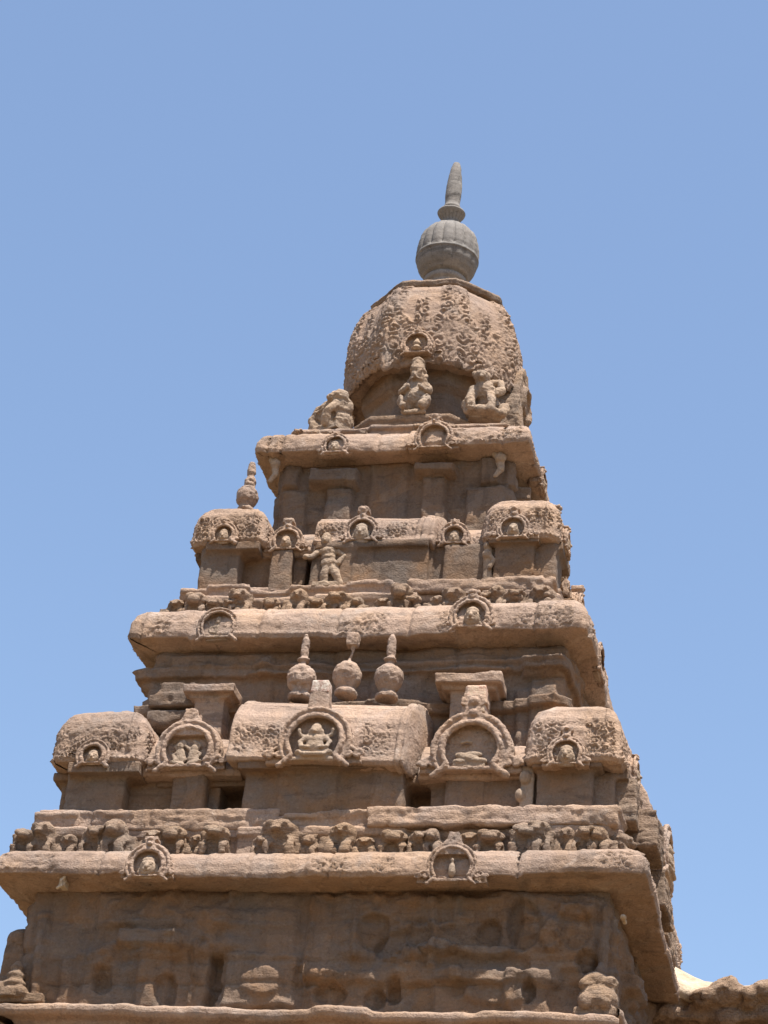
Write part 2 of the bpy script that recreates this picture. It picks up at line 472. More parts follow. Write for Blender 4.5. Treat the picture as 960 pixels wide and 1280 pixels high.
Y2 = -1.95
W2 = []
def w2(px0, px1, py0, py1, h, s=0.015):
    x0, x1, z0, z1 = px_rect(px0, px1, py0, py1, Y2); W2.append((x0, x1, z0, z1, h, s))
w2(310, 640, 838, 850, .05); w2(310, 345, 822, 960, .03); w2(215, 340, 818, 836, .05, .02); w2(318, 740, 818, 838, .035, .02)
w2(360, 420, 845, 960, .03); w2(455, 530, 845, 960, .04); w2(660, 735, 850, 960, .05); w2(655, 715, 825, 848, .11, .03); w2(640, 700, 862, 960, .05)
def wall2_h(k, x, z, d):
    Q = np.stack([x, np.full_like(x, k*5.0), z], -1)
    h = 0.045*fbm(Q, 2.6, 3, 71)-0.07*np.clip(fbm(Q, 4, 3, 73)-.25, 0, 1)
    for xj in (-1.3, -.75, -.2, .35, .95, 1.4): h -= 0.02*np.exp(-((x-xj-0.03*fbm(Q, 2, 2, 74))/0.013)**2)
    x = x+.04*fbm(Q, 4, 3, 75); z = z+.035*fbm(Q, 4, 3, 77)
    for a in W2: h += a[4]*box2(x, z, a[0], a[1], a[2], a[3], a[5])
    return h
part('storey_wall', sq_sweep('storey_wall', 1.93, [(0.02,11.0),(0.02,12.2),(0.09,12.22),(0.1,12.30),(0.0,12.34),(0.0,12.60),(0.05,12.62),(0.05,12.72),(-0.02,12.74),(0.0,12.86),(-0.06,12.95),(-0.5,12.97)], 0.02, wall2_h, amp=0.014, seed=5), SHADE_WALLST)

Y3 = -1.14
W3 = []
def w3(px0, px1, py0, py1, h, s=0.012):
    x0, x1, z0, z1 = px_rect(px0, px1, py0, py1, Y3); W3.append((x0, x1, z0, z1, h, s))
w3(388, 452, 594, 614, .17); w3(404, 445, 614, 680, .09); w3(352, 378, 572, 614, .06); w3(345, 386, 617, 690, .04)
w3(520, 574, 588, 602, .17); w3(524, 560, 602, 680, .09); w3(600, 628, 575, 607, .06); w3(578, 632, 610, 680, .07); w3(455, 515, 560, 690, .025)
def wall3_h(k, x, z, d):
    Q = np.stack([x, np.full_like(x, k*5.0), z], -1)
    h = 0.035*fbm(Q, 3.2, 3, 61)-0.06*np.clip(fbm(Q, 5, 3, 63)-.25, 0, 1)
    x = x+.03*fbm(Q, 5, 3, 65); z = z+.03*fbm(Q, 5, 3, 67)
    for a in W3: h += a[4]*box2(x, z, a[0], a[1], a[2], a[3], a[5])
    return h
part('storey_wall', sq_sweep('storey_wall', 1.14, [(0,13.65),(0,15.38),(-0.05,15.44),(-0.4,15.46)], 0.018, wall3_h, amp=0.012, seed=9), SHADE_WALLST)

# ---- the base under the first storey ----------------------------------------------
def base_h(k, x, z, d): return 0.05*(np.abs(((x+5.2) % 0.9)-0.45) < 0.22)
part('base_wall', sq_sweep('base_wall', 2.48, [(0.25,-0.2),(0.25,0.7),(0.15,0.75),(0.0,0.9),(0,8.7),(-0.4,8.75)], 0.06, base_h, amp=0.02, seed=11), SHADE_WALLST)
def ledge_z(k, x, z, d):
    return 0.035*fbm(np.stack([x, z*0, z*0+k], -1), 1.6, 3, 4)+0.03*sstep(0.05, 0.12, x)*(1-sstep(0.55, 0.62, x)) - 0.012*x
part('ledge', sq_sweep('ledge', 2.4, [(-0.3,8.60),(0.28,8.60),(0.33,8.68),(0.34,8.80),(0.24,8.86),(0.16,8.9),(0.12,9.0),(0.16,9.06),(0.24,9.08),(0.265,9.11),(0.265,9.155),(0.23,9.18),(0.1,9.19),(-0.05,9.19)], 0.022, zoff=ledge_z, corner=0.10, amp=0.015, seed=13), STONE)

# ---- eaves ------------------------------------------------------------------------
def eave(w0, zl, out, hgt, bays, seed, ds, patches, drop=0.035):
    """rolled stone eave whose lip is at half-width w0+out and height zl"""
    prof = [(-0.15, zl-0.02), (out*0.25, zl-0.045), (out*0.62, zl-0.02), (out*0.9, zl-0.005), (out, zl), (out*1.03, zl+0.05),
            (out*1.0, zl+hgt*0.45), (out*0.90, zl+hgt*0.70), (out*0.72, zl+hgt*0.9), (out*0.5, zl+hgt), (-0.25, zl+hgt*1.03)]
    def zo(k, x, z, d):
        o = np.zeros_like(x)
        lipw = sstep(out*0.25, out*0.9, d)
        for (a, b, dz) in bays: o += -dz*box2(x, z, a, b, -99, 99, 0.012)*lipw
        # the lip is bitten and wavy
        P = np.stack([x, np.full_like(x, k*7.0), z*0], -1)
        o += lipw*(z < zl+0.12)*(0.018*fbm(P, 2.2, 4, seed+31)+0.014*np.clip(fbm(P, 6, 3, seed+37)-0.2, 0, 1)*2)
        return o
    def he(k, x, z, d):
        P = np.stack([x, np.full_like(x, k*7.0), z], -1)
        face = sstep(out*0.70, out*0.95, d)*(z > zl+0.012)
        h = np.zeros_like(x)
        for (a, b) in patches:
            mk = box2(x, z, a, b, zl+0.02, zl+hgt*0.88, 0.025)*face
            h += 0.034*(scroll(x+seed, z, seed, 0.085)-0.4)*mk
        # a beaded string just above the lip, worn away in places
        worn = sstep(-0.15, 0.2, fbm(P*np.array([1,1,0.0]), 1.7, 2, seed+51))
        h += 0.016*worn*face*box2(x, z, -9, 9, zl+0.025, zl+0.05, 0.006)*(0.5+0.5*np.sign(np.sin(x*2*pi/0.042)))
        h += 0.012*face*sstep(0.1, 0.45, fbm(P, 3.5, 4, seed+61))
        rj = random.Random(seed*10+k)
        for q in range(7):
            xj = (q/3.5-1+rj.uniform(-.12, .12))*(w0+out)
            h -= 0.042*np.exp(-((x-xj-0.02*(z-zl))/0.012)**2)
            h += rj.uniform(-.022, .022)*sstep(-.006, .006, x-xj)*(1-sstep(.5, .52, x-xj))
        return h
    me = sq_sweep('eave', w0, prof, ds, he, zo, corner=0.04, amp=0.013, seed=seed)
    return part('eave', me, STONE)
def xs(px, py, y): return at(px, py, y)[0]
b1 = (xs(155, 1095, -2.82), xs(652, 1095, -2.82))
eave(2.45, 10.30, 0.37, 0.28, [(b1[0], b1[1], 0.035)], 21, 0.017, [(-2.75, -2.2), (xs(738,1085,-2.8), 2.72), (0.0, 0.75)])
b2 = (xs(238, 795, -2.1), xs(570, 795, -2.1))
eave(1.80, 12.95, 0.34, 0.37, [(b2[0], b2[1], 0.035)], 23, 0.016, [(-2.02, -1.75), (xs(418,780,-2.1), xs(485,780,-2.1)), (xs(548,780,-2.1), xs(562,780,-2.1)), (xs(645,770,-2.1), 2.02)])
b3 = (xs(412, 570, -1.35), xs(508, 570, -1.35))
eave(1.05, 15.44, 0.33, 0.28, [(b3[0], b3[1], 0.04)], 27, 0.015, [(xs(560,545,-1.35), 1.3), (-1.32, -0.95)], 0.04)

# ---- frieze and plinth bands over each eave --------------------------------------
def band_h(steps):
    def h(k, x, z, d):
        o = np.zeros_like(x)
        for (a, b, hh) in steps: o += hh*box2(x, z, a, b, -99, 99, 0.012)
        return o
    return h
def band(name, w0, z0, z1, steps, seed, ds=0.018, amp=0.014, corner=0.06):
    prof = [(-0.35, z0), (0, z0), (0.0, z0+(z1-z0)*0.62), (0.03, z0+(z1-z0)*0.72), (0.035, z1-0.02), (0.015, z1), (-0.4, z1+0.01)]
    return part(name, sq_sweep(name, w0, prof, ds, band_h(steps), corner=corner, amp=amp, seed=seed, strata=0.5), STONE)
FR1 = band('frieze', 2.50, 10.56, 10.84, [(-0.75, 0.75, 0.05), (-2.5, -1.75, 0.06), (1.7, 2.5, 0.06)], 41)
FR2 = band('frieze', 1.74, 13.31, 13.56, [(-0.5, 0.5, 0.05), (-1.7, -1.1, 0.05), (1.1, 1.7, 0.05)], 43)
FR3 = band('frieze', 1.08, 15.70, 15.86, [(-0.3, 0.3, 0.04)], 45, 0.016)

def pband(w0, z0, z1, segs, seed):
    """a course of separate slabs of slightly different reach and height, some broken"""
    S_ = Solid()
    for (a, b, out, dz) in segs:
        S_.box(((a+b)/2, -(w0+out)/2-0.2, (z0+z1+dz)/2), (b-a-0.006, w0+out-0.4, z1-z0+dz))
        S_.box(((a+b)/2, -(w0+out+0.02)/2-0.2, z1+dz-0.028), (b-a-0.002, w0+out-0.36, 0.05))
    return S_.weld('plinth_band', 0.018, 0.022, seed, strata=0.6, freq=1.2)
segs1 = [(-2.62,-2.2,.08,.02), (-2.2,-2.08,.0,-.03), (-2.08,-1.7,.06,.03), (-1.7,-1.25,.01,-.02), (-1.25,-.95,-.03,-.05), (-.95,-.35,.02,-.03), (-.35,-.05,.05,0),
         (-.05,.3,.04,.02), (.3,.8,.06,.03), (.8,1.5,.02,-.02), (1.5,1.75,.03,.03), (1.75,1.95,.06,.05), (1.95,2.1,.0,0), (2.1,2.55,.07,.05)]
segs2 = [(-1.83,-1.55,.05,.0), (-1.55,-1.15,.06,.03), (-1.15,-.75,.02,-.02), (-.75,-.2,.04,.01), (-.2,.25,.06,.03), (.25,.65,.0,.0), (.65,.85,-.03,-.03), (.85,1.2,.03,.03), (1.2,1.66,.05,.04)]
for (segs, w0, z0, z1, sd_) in ((segs1, 2.48, 10.82, 10.98, 47), (segs2, 1.70, 13.54, 13.68, 49)):
    o = part('plinth_band', pband(w0, z0, z1, segs, sd_), STONE)
    for k in (1, 2, 3): turn(o, k)
    # the closed floor under the shrines
    S_ = Solid(); S_.box((0, 0, (z0+z1)/2-0.03), (2*w0-0.06, 2*w0-0.06, z1-z0-0.02))
    part('terrace_floor', S_.weld('terrace_floor', 0.05, 0.012, 3), ROUGHST)

# weathered beasts of the frieze: lumps with a head, a brow and paws
def beast(seed):
    rng = random.Random(seed); S_ = Solid()
    w_ = rng.uniform(.12, .2); h_ = rng.uniform(.22, .29); lean = rng.uniform(-.03, .03)
    S_.box((lean, 0.03, h_*0.42), (w_, 0.20, h_*0.84), taper=rng.uniform(.75, 1.0), ry=rng.uniform(-.1, .1))
    S_.ell((lean*1.5, -0.06, h_*0.74), (w_*.5, 0.085, h_*.28), 8)
    S_.ell((lean*1.5-w_*.2, -0.13, h_*0.80), (w_*.17, 0.04, h_*.10), 6)
    S_.ell((lean*1.5+w_*.2, -0.13, h_*0.80), (w_*.17, 0.04, h_*.10), 6)
    S_.ell((lean*1.5, -0.15, h_*0.64), (w_*.22, 0.05, h_*.11), 6)
    for s in (-1, 1): S_.tube([(lean+s*w_*.3, -0.04, h_*.5), (lean+s*w_*.36, -0.13, h_*.22), (lean+s*w_*.34, -0.12, 0.0)], [.035, .028, .03], 8)
    if rng.random() < .5: S_.box((w_*rng.choice((-.6, .6)), 0.02, h_*.3), (w_*.5, 0.16, h_*.6), ry=rng.uniform(-.2, .2))
    return S_.weld('frieze_beast', 0.013, 0.030, seed, freq=1.3)
BEASTS = [beast(100+i) for i in range(7)]
def put_beast(frz, x, y, z, sc, i, k=0):
    o = link('frieze_beast', BEASTS[i % 7], ROUGHST, frz)
    a = k*pi/2+random.uniform(-.12, .12)
    o.location = (cos(k*pi/2)*x-sin(k*pi/2)*y, sin(k*pi/2)*x+cos(k*pi/2)*y, z); o.rotation_euler.z = a
    o.scale = (sc*random.uniform(1.1, 1.55), sc*random.uniform(.7, .95), sc*random.uniform(.92, 1.08))
    return o
F1X = [(245,.8), (325,.8), (392,.75), (455,.7), (490,.8), (30,1), (62,1.1), (85,.8), (115,1.25), (150,1.2), (192,.9), (215,.9), (268,1.1), (360,1.2), (425,1.1), (520,.9), (545,.8), (585,.8), (610,.8), (655,1.1), (682,1.1), (705,.9), (728,1.0), (752,.9)]
for i, (px, sc) in enumerate(F1X): put_beast(FR1, xs(px, 1045, -2.55), -2.54, 10.565, sc, i)
F2X = [(290,.8), (340,.7), (395,.75), (435,.8), (545,.75), (600,.8), (690,.8), (222,.85), (245,1), (268,.8), (308,1.1), (372,1), (416,1.1), (452,.7), (480,.7), (500,1.0), (512,.8), (575,.9), (618,.95), (638,.9), (652,.75), (675,1.0)]
for i, (px, sc) in enumerate(F2X): put_beast(FR2, xs(px, 748, -1.78), -1.79, 13.32, sc*0.98, i+3)
F3X = [(372,.8), (400,.7), (416,.6), (455,.5), (525,.8), (545,.6), (568,.7), (590,.5), (612,.6)]
for i, (px, sc) in enumerate(F3X): put_beast(FR3, xs(px, 522, -1.1), -1.10, 15.70, sc*0.72, i+1)
for i in range(15): put_beast(FR1, -2.4+i*.34, -2.54, 10.565, random.uniform(.85, 1.2), i+2, 1)
for i in range(11): put_beast(FR2, -1.6+i*.32, -1.77, 13.33, random.uniform(.65, .9), i+5, 1)
for i in range(6): put_beast(FR3, -.95+i*.37, -1.10, 15.70, random.uniform(.4, .6), i+1, 1)

# ---- shrine walls of the two parapets ----------------------------------------------
def shrine_wall(z0, z1, items, seed, base_w, slab):
    S_ = Solid()
    S_.box((0, -base_w/2-0.15, (z0+z1)/2), (2*base_w, base_w-0.3, z1-z0))
    for (x0, x1, y, za, zb) in items: S_.box(((x0+x1)/2, (y-base_w*0.5)/2-0.1, (za+zb)/2), (x1-x0, -y-base_w*0.5+0.2, zb-za))
    return S_.weld('parapet_wall', 0.02, 0.012, seed)
def xr(a, b, py, y): return xs(a, py, y), xs(b, py, y)
it1 = []
for (a, b, y) in ((92,165,-2.29), (222,266,-2.24), (312,510,-2.30), (355,428,-2.335), (470,495,-2.325), (545,585,-2.1), (565,612,-2.2), (675,745,-2.30), (240,262,-2.26)):
    q = xr(a, b, 985, y); it1.append((q[0], q[1], y, 10.95, 11.42))
it1 += [(-2.36,-1.7,-2.40,11.36,11.46), (-.8,.66,-2.40,11.38,11.46), (1.8,2.4,-2.37,11.38,11.46), (-1.6,1.6,-2.15,11.33,11.42)]
o = part('parapet_wall', shrine_wall(10.93, 11.44, it1, 61, 2.04, 0), SHADE_WALLST)
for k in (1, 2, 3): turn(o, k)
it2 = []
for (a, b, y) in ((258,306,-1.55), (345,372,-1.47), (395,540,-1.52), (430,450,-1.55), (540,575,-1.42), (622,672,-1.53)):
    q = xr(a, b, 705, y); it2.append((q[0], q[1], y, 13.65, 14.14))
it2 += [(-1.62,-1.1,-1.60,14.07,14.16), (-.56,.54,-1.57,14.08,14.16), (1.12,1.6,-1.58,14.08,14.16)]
o = part('parapet_wall', shrine_wall(13.66, 14.15, it2, 63, 1.36, 0), SHADE_WALLST)
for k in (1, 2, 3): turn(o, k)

# ---- roofs of the miniature shrines ------------------------------------------------
def barrel(name, x0, x1, prof, carve, seed, ds=0.011, shear=0.0, tilt=0.0, flare=0.0, bands=(), loc=None, amp=0.010, gable=0.03):
    """barrel roof along x: closed profile of (y, z), domed ends; carve = list of (x0, x1, z0, z1)"""
    P = dens(list(prof)+[prof[0]], ds)[:-1]
    c = P.mean(0)
    n = int((x1-x0)/ds)
    xsn = np.linspace(x0, x1, n+1)
    rings = []
    for s_ in np.linspace(0.06, 0.97, 26): rings.append((x0-gable*(1-s_**4), s_))
    for q in xsn: rings.append((q, 1.0))
    for s_ in np.linspace(0.97, 0.06, 26): rings.append((x1+gable*(1-s_**4), s_))
    X = np.array([r[0] for r in rings])[:, None]+np.zeros(len(P))[None]
    s_ = np.array([r[1] for r in rings])[:, None]
    Y = c[0]+(P[:, 0][None]-c[0])*s_; Z = c[1]+(P[:, 1][None]-c[1])*s_
    # outward directions of the profile
    T = np.roll(P, -1, 0)-np.roll(P, 1, 0); Nn = np.stack([T[:, 1], -T[:, 0]], -1); Nn /= np.linalg.norm(Nn, axis=1)[:, None]
    if ((P-c)*Nn).sum() < 0: Nn = -Nn
    h = np.zeros_like(X)
    front = (Nn[:, 0] < -0.15)[None]*np.ones_like(X)*(s_ == 1.0)
    for (a, b, z0, z1) in carve:
        h += 0.036*(scroll(X.ravel()+seed, Z.ravel(), seed, 0.09).reshape(X.shape)-0.35)*box2(X.ravel(), Z.ravel(), a, b, z0, z1, 0.02).reshape(X.shape)*front
    h -= 0.016*np.exp(-((Z-(P[:,1].max()-.13)-.012*np.sin(X*7+seed))/.009)**2)*front
    for (a, b, hh) in bands: h += hh*box2(X.ravel(), Z.ravel(), a, b, -99, 99, 0.008).reshape(X.shape)
    zlo = P[:, 1].min()
    Pn = np.stack([X.ravel(), Y.ravel()*0, Z.ravel()*0], -1)
    wav = (0.02*fbm(Pn, 3.0, 4, seed)).reshape(X.shape)*(np.abs(Z-zlo) < 0.10)
    X = X+shear*(Y-P[:, 0].min()); 
    Y = Y+h*Nn[:, 0][None]; Z = Z+h*Nn[:, 1][None]+wav-tilt*(X-(x0+x1)/2)
    V, F = grid_mesh(name, X, Y, Z, True)
    m = len(P)
    F.append(tuple(range(m))); F.append(tuple((len(rings)-1)*m+j for j in range(m))[::-1])
    me = mesh_from(name, V, [f[::-1] for f in F])
    erode(me, amp, seed)
    return part(name, me, STONE)

def dome_prof(yf, yb, z0, z1, lip=0.05):
    """front lip, bulging curve, back"""
    H = z1-z0; D = yb-yf
    return [(yf+0.02, z0), (yf, z0+0.03), (yf+0.03, z0+H*0.2), (yf+0.035, z0+H*0.42), (yf+0.075, z0+H*0.62), (yf+0.16, z0+H*0.8), (yf+0.28, z0+H*0.93), (yf+D*0.62, z1), (yb, z1-0.04), (yb, z0+0.05), (yf+D*0.5, z0+0.02), (yf+0.12, z0-0.012)]

# first row
SALA1 = barrel('barrel_roof', xs(285,940,-2.6), xs(504,950,-2.6), dome_prof(-2.64, -1.98, 11.42, 12.17),
               [(-.86,-.42,11.5,11.78), (.28,.58,11.5,11.84)], 71, shear=0.16, tilt=0.045, bands=[(-.9,-.82,.012), (.60,.64,.025), (.66,.75,.02)])
SALA2 = barrel('barrel_roof', xs(392,670,-1.72), xs(540,675,-1.72), dome_prof(-1.72, -1.10, 14.15, 14.60),
               [(-.58,-.3,14.2,14.42), (.1,.38,14.2,14.42)], 73, shear=0.10, tilt=0.03, bands=[(.40,.44,.02), (.455,.52,.03), (.53,.6,.02)])
for o in (SALA1, SALA2):
    for k in (1, 2, 3): turn(o, k)
def link_roof(xa, xb, yf, yb, z0, z1, seed, n=1):
    return barrel('link_roof', xa, xb, [(yf+.02,z0),(yf,z0+.04),(yf+.02,z0+.16),(yf+.08,z0+(z1-z0)*.7),(yf+.2,z1),(yb,z1),(yb,z0+.04),(yf+.1,z0-.01)], [(xa+.03,xb-.03,z0+.04,z0+.2)], seed, ds=0.015, gable=0.0)
for (a, b, yf, yb, z0, z1, sd_) in ((-1.80,-.80,-2.48,-1.9,11.38,11.82,81), (.78,1.86,-2.44,-1.9,11.34,11.74,83), (-1.2,-.5,-1.62,-1.1,14.10,14.44,85), (.5,1.15,-1.62,-1.1,14.10,14.44,87)):
    o = link_roof(a, b, yf, yb, z0, z1, sd_)
    for k in (1, 2, 3): turn(o, k)

def kuta(cx, cy, hw, z0, z1, seed, carve=True, roundc=0.12, sq=0.0):
    """square-domed corner roof"""
    H = z1-z0
    prof = [(-hw*.55, 0.03), (-.1, -0.012), (-0.02, 0.0), (0.0, 0.03), (-0.008, H*.25), (-0.015, H*.50), (-0.035, H*.68), (-0.085, H*.85), (-0.16, H*.95), (-hw*.75, H), (-hw*.985, H+.012)]
    prof = [(d, z+z0) for d, z in prof]
    def he(k, x, z, d):
        P = np.stack([x, np.full_like(x, k*3.0), z], -1)
        h = 0.036*(scroll(x+seed*1.7+k, z, seed, 0.085)-0.35)*box2(x, z, -hw, hw, z0+.03, z0+H*.62, .02) if carve else np.zeros_like(x)
        h = h*(d > -0.2)+0.015*box2(x, z, -9, 9, z0+.035, z0+.06, .006)*(d > -.05)*(0.5+.5*np.sign(np.sin(x*2*pi/.04)))
        h += 0.018*box2(x, z, hw*.62, hw*.70, z0+H*.2, z0+H*2, .008)
        return h
    def zo(k, x, z, d):
        P = np.stack([x, np.full_like(x, k*3.0), z*0], -1)
        return (z < z0+.08)*0.025*fbm(P, 4, 3, seed)
    me = sq_sweep('corner_roof', hw, prof, 0.011, he, zo, corner=roundc, amp=0.016, seed=seed)
    return part('corner_roof', me, STONE, loc=(cx, cy, 0))
KL1 = kuta(-2.11, -2.17, 0.44, 11.46, 12.06, 91); KR1 = kuta(2.15, -2.19, 0.42, 11.42, 12.04, 92)
KL2 = kuta(-1.43, -1.40, 0.38, 14.16, 14.66, 93); KR2 = kuta(1.41, -1.40, 0.37, 14.14, 14.66, 94)
for o in (KL1, KL2):
    turn(o, 2); turn(o, 3)

# ---- horseshoe niches ---------------------------------------------------------------
def niche(seed, ro, top=1.0, flare=1.0, beads=True, depth=0.12, frame=0.26, pointed=False, stem=None, floor=0.75, a0=-52, plate=True):
    """ro: radius of the opening. Origin at the centre of the opening, front towards -y."""
    S_ = Solid()
    R1 = ro*(1+frame*0.42); R2 = ro*(1+frame*1.45)
    def shoe(R, y, fl):
        """horseshoe line: an arc whose feet turn outwards"""
        p = arc(0, 0, R, -34, 214, 40, y)
        x0, z0 = R*cos(radians(34)), -R*sin(radians(34))
        a = [(x0+fl*ro*t*t, y, z0-ro*.30*t) for t in (1.0, .7, .35)]
        return a+p+[(-q[0], q[1], q[2]) for q in a[::-1]]
    S_.tube(shoe(R1, -depth*0.55, .22), ro*frame*0.40, 10)
    S_.tube(shoe(R2, -depth*0.45, .24), ro*frame*0.36, 10)
    S_.tube(shoe((R1+R2)/2, -depth*0.20, .30), ro*frame*0.46, 10, flat=1.2)
    nb = int(3.6*(R1+R2)/2/(ro*frame*0.9))
    for i in range(nb):
        a = radians(-30+240*i/(nb-1)); q = (R1+R2)/2
        S_.ell((q*cos(a), -depth*.26, q*sin(a)), (ro*frame*.22, depth*.26, ro*frame*.22), 5)
    if beads:
        n = int(4.2*R2/(ro*frame*0.8))
        for i in range(n):
            a = radians(-30+240*i/(n-1)); S_.ell((R2*1.12*cos(a), -depth*0.2, R2*1.12*sin(a)), (ro*frame*0.30, depth*.3, ro*frame*0.30), 5)
    # back plate behind frame and recess
    outer = [(R2*1.10*cos(radians(t)), max(R2*1.10*sin(radians(t)), -ro*.88-ro*.01*abs(cos(radians(t))))) for t in range(int(a0)-8, int(188-a0)+1, 6)]
    if plate: S_.prism(outer, 0.0, 0.10)
    # sill
    S_.box((0, -depth*0.25, -ro*floor-ro*0.10), (ro*1.9, depth*0.7, ro*0.16))
    # shovel head
    h = ro*1.05*top
    if top > 0:
        zt = R2*0.9
        if pointed:
            S_.prism([(-R2*.75, zt*.55), (R2*.75, zt*.55), (ro*.34, zt+h*.55), (ro*.30, zt+h), (-ro*.30, zt+h), (-ro*.34, zt+h*.55)], -depth*.55, 0.08)
        else:
            S_.prism([(-ro*.48, zt*.9), (ro*.48, zt*.9), (ro*.32, zt+h*.35), (ro*.36, zt+h*.55), (ro*.52, zt+h*.62), (ro*.5, zt+h*.95), (ro*.2, zt+h*1.05), (-ro*.2, zt+h*1.05), (-ro*.5, zt+h*.95), (-ro*.52, zt+h*.62), (-ro*.36, zt+h*.55), (-ro*.32, zt+h*.35)], -depth*.6, 0.07)
            S_.ell((0, -depth*.6, zt+h*.75), (ro*.22, depth*.25, ro*.2), 6); S_.ell((0, -depth*.6, zt+h*.2), (ro*.2, depth*.3, ro*.18), 6)
    # side scrolls
    if flare > 0:
        for s in (-1, 1):
            for (rr, cx, cz) in ((ro*.30, ro*1.55, -ro*.55), (ro*.20, ro*1.95, -ro*.62)):
                S_.tube([(s*(cx*flare+rr*cos(t*.6)*(1-t/14)), -depth*.42, cz+rr*sin(t*.6)*(1-t/14)) for t in range(14)], ro*.085, 7)
            S_.prism([(s*ro*1.0, -ro*.95), (s*ro*2.1*flare, -ro*.95), (s*ro*2.05*flare, -ro*.45), (s*ro*1.5*flare, -ro*.1), (s*ro*1.1, ro*.1)][::s], -depth*.18, 0.08)
    return S_.weld('horseshoe_niche', max(0.006, ro*0.036), 0.014, seed, freq=1.6, fine=.5)

def face_solid(r, depth=1.0):
    """head with crown, brow, nose, ears; origin at its back centre"""
    S_ = Solid()
    S_.ell((0, -r*.35*depth, -r*.05), (r*.52, r*.5*depth, r*.62), 10)
    S_.ell((0, -r*.3*depth, r*.42), (r*.46, r*.42*depth, r*.28), 8)
    S_.lathe([(r*.34, 0), (r*.26, r*.18), (r*.10, r*.34)], (0, -r*.25*depth, r*.5), 12)
    S_.tube([(0, -r*.80*depth, r*.14), (0, -r*1.04*depth, -r*.14)], [r*.08, r*.14], 8)
    for s in (-1, 1):
        S_.ell((s*r*.2, -r*.78*depth, r*.08), (r*.12, r*.08, r*.06), 6)
        S_.tube([(s*r*.08, -r*.8*depth, r*.2), (s*r*.3, -r*.72*depth, r*.2)], r*.085, 6)
        S_.tube([(s*r*.52, -r*.2, r*.1), (s*r*.58, -r*.2, -r*.35)], [r*.09, r*.12], 7)
    S_.tube([(-r*.14, -r*.78*depth, -r*.30), (0, -r*.84*depth, -r*.32), (r*.14, -r*.78*depth, -r*.30)], r*.085, 6)
    S_.tube([(-r*.45, -r*.2, -r*.62), (0, -r*.3, -r*.68), (r*.45, -r*.2, -r*.62)], r*.16, 8)
    return S_
def face_mesh(r, seed): return face_solid(r).weld('relief_face', max(.006, r*.05), 0.004, seed, freq=3, smooth_it=0)

def seated_mesh(r, seed, name='relief_figure'):
    """pot-bellied figure seated cross-legged, r = half its height"""
    S_ = Solid(); y = -r*.30
    S_.ell((0, y, -r*.25), (r*.40, r*.30, r*.42), 10); S_.ell((0, y-r*.02, r*.10), (r*.36, r*.26, r*.30), 9)
    S_.ell((0, y-r*.05, r*.56), (r*.25, r*.24, r*.28), 9); S_.lathe([(r*.24, 0), (r*.2, r*.14), (r*.07, r*.3)], (0, y, r*.72), 12)
    S_.tube([(0, y-r*.27, r*.56), (0, y-r*.30, r*.46)], r*.06, 6)
    for s in (-1, 1):
        S_.tube([(s*r*.36, y, r*.26), (s*r*.62, y-r*.05, -r*.02), (s*r*.52, y-r*.2, -r*.34), (s*r*.3, y-r*.3, -r*.38)], [r*.14, r*.12, r*.11, r*.09], 8)
        S_.tube([(s*r*.34, y+.02, r*.30), (s*r*.66, y, r*.38), (s*r*.70, y-r*.05, r*.64)], [r*.12, r*.10, r*.09], 8)
        S_.tube([(s*r*.18, y, -r*.58), (s*r*.68, y-r*.16, -r*.66), (s*r*.40, y-r*.30, -r*.76), (-s*r*.08, y-r*.34, -r*.76)], [r*.2, r*.19, r*.14, r*.11], 8)
        S_.ell((s*r*.28, y, r*.50), (r*.07, r*.1, r*.16), 6)
    S_.box((0, y*.6, -r*.92), (r*1.7, r*.6, r*.16))
    return S_.weld(name, max(.007, r*.05), 0.006, seed, freq=2.5)

def put_niche(me, x, y, z, mat=STONE, tilt=0.0, label=None, rz=0.0):
    o = part('horseshoe_niche', me, mat, loc=(x, y, z)); o.rotation_euler.x = tilt; o.rotation_euler.z = rz
    if label: o['label'] = label
    return o
def inside(o, me, name='relief_face', loc=(0, 0, 0), mat=None):
    c = link(name, me, mat or STATUE, o, loc); return c

FACE_A = face_mesh(0.10, 201); FACE_B = face_mesh(0.135, 203)
FIG_A = seated_mesh(0.20, 205); FIG_B = seated_mesh(0.13, 207)
N_SMALL = ((0.085, 0.55, 0.9), dict(frame=.42, depth=.075))
N_KUTA = ((0.105, 0.9, 1.0), dict(frame=.32, depth=.085))
N_EAVE = ((0.125, 0.7, 0.9), dict(frame=.32, depth=.09))
N_EAVEP = ((0.155, 0.75, 1.0), dict(frame=.24, depth=.10, pointed=True))
N_SALA = ((0.205, 0.0, 1.0), dict(frame=.28, depth=.12))
N_BIG = ((0.225, 0.9, 0.95), dict(frame=.32, depth=.13))
N_PAIR = ((0.185, 0.8, 1.0), dict(frame=.36, depth=.12, pointed=True))
N_ROUND = ((0.14, 0.0, 0.0), dict(frame=.26, depth=.11))

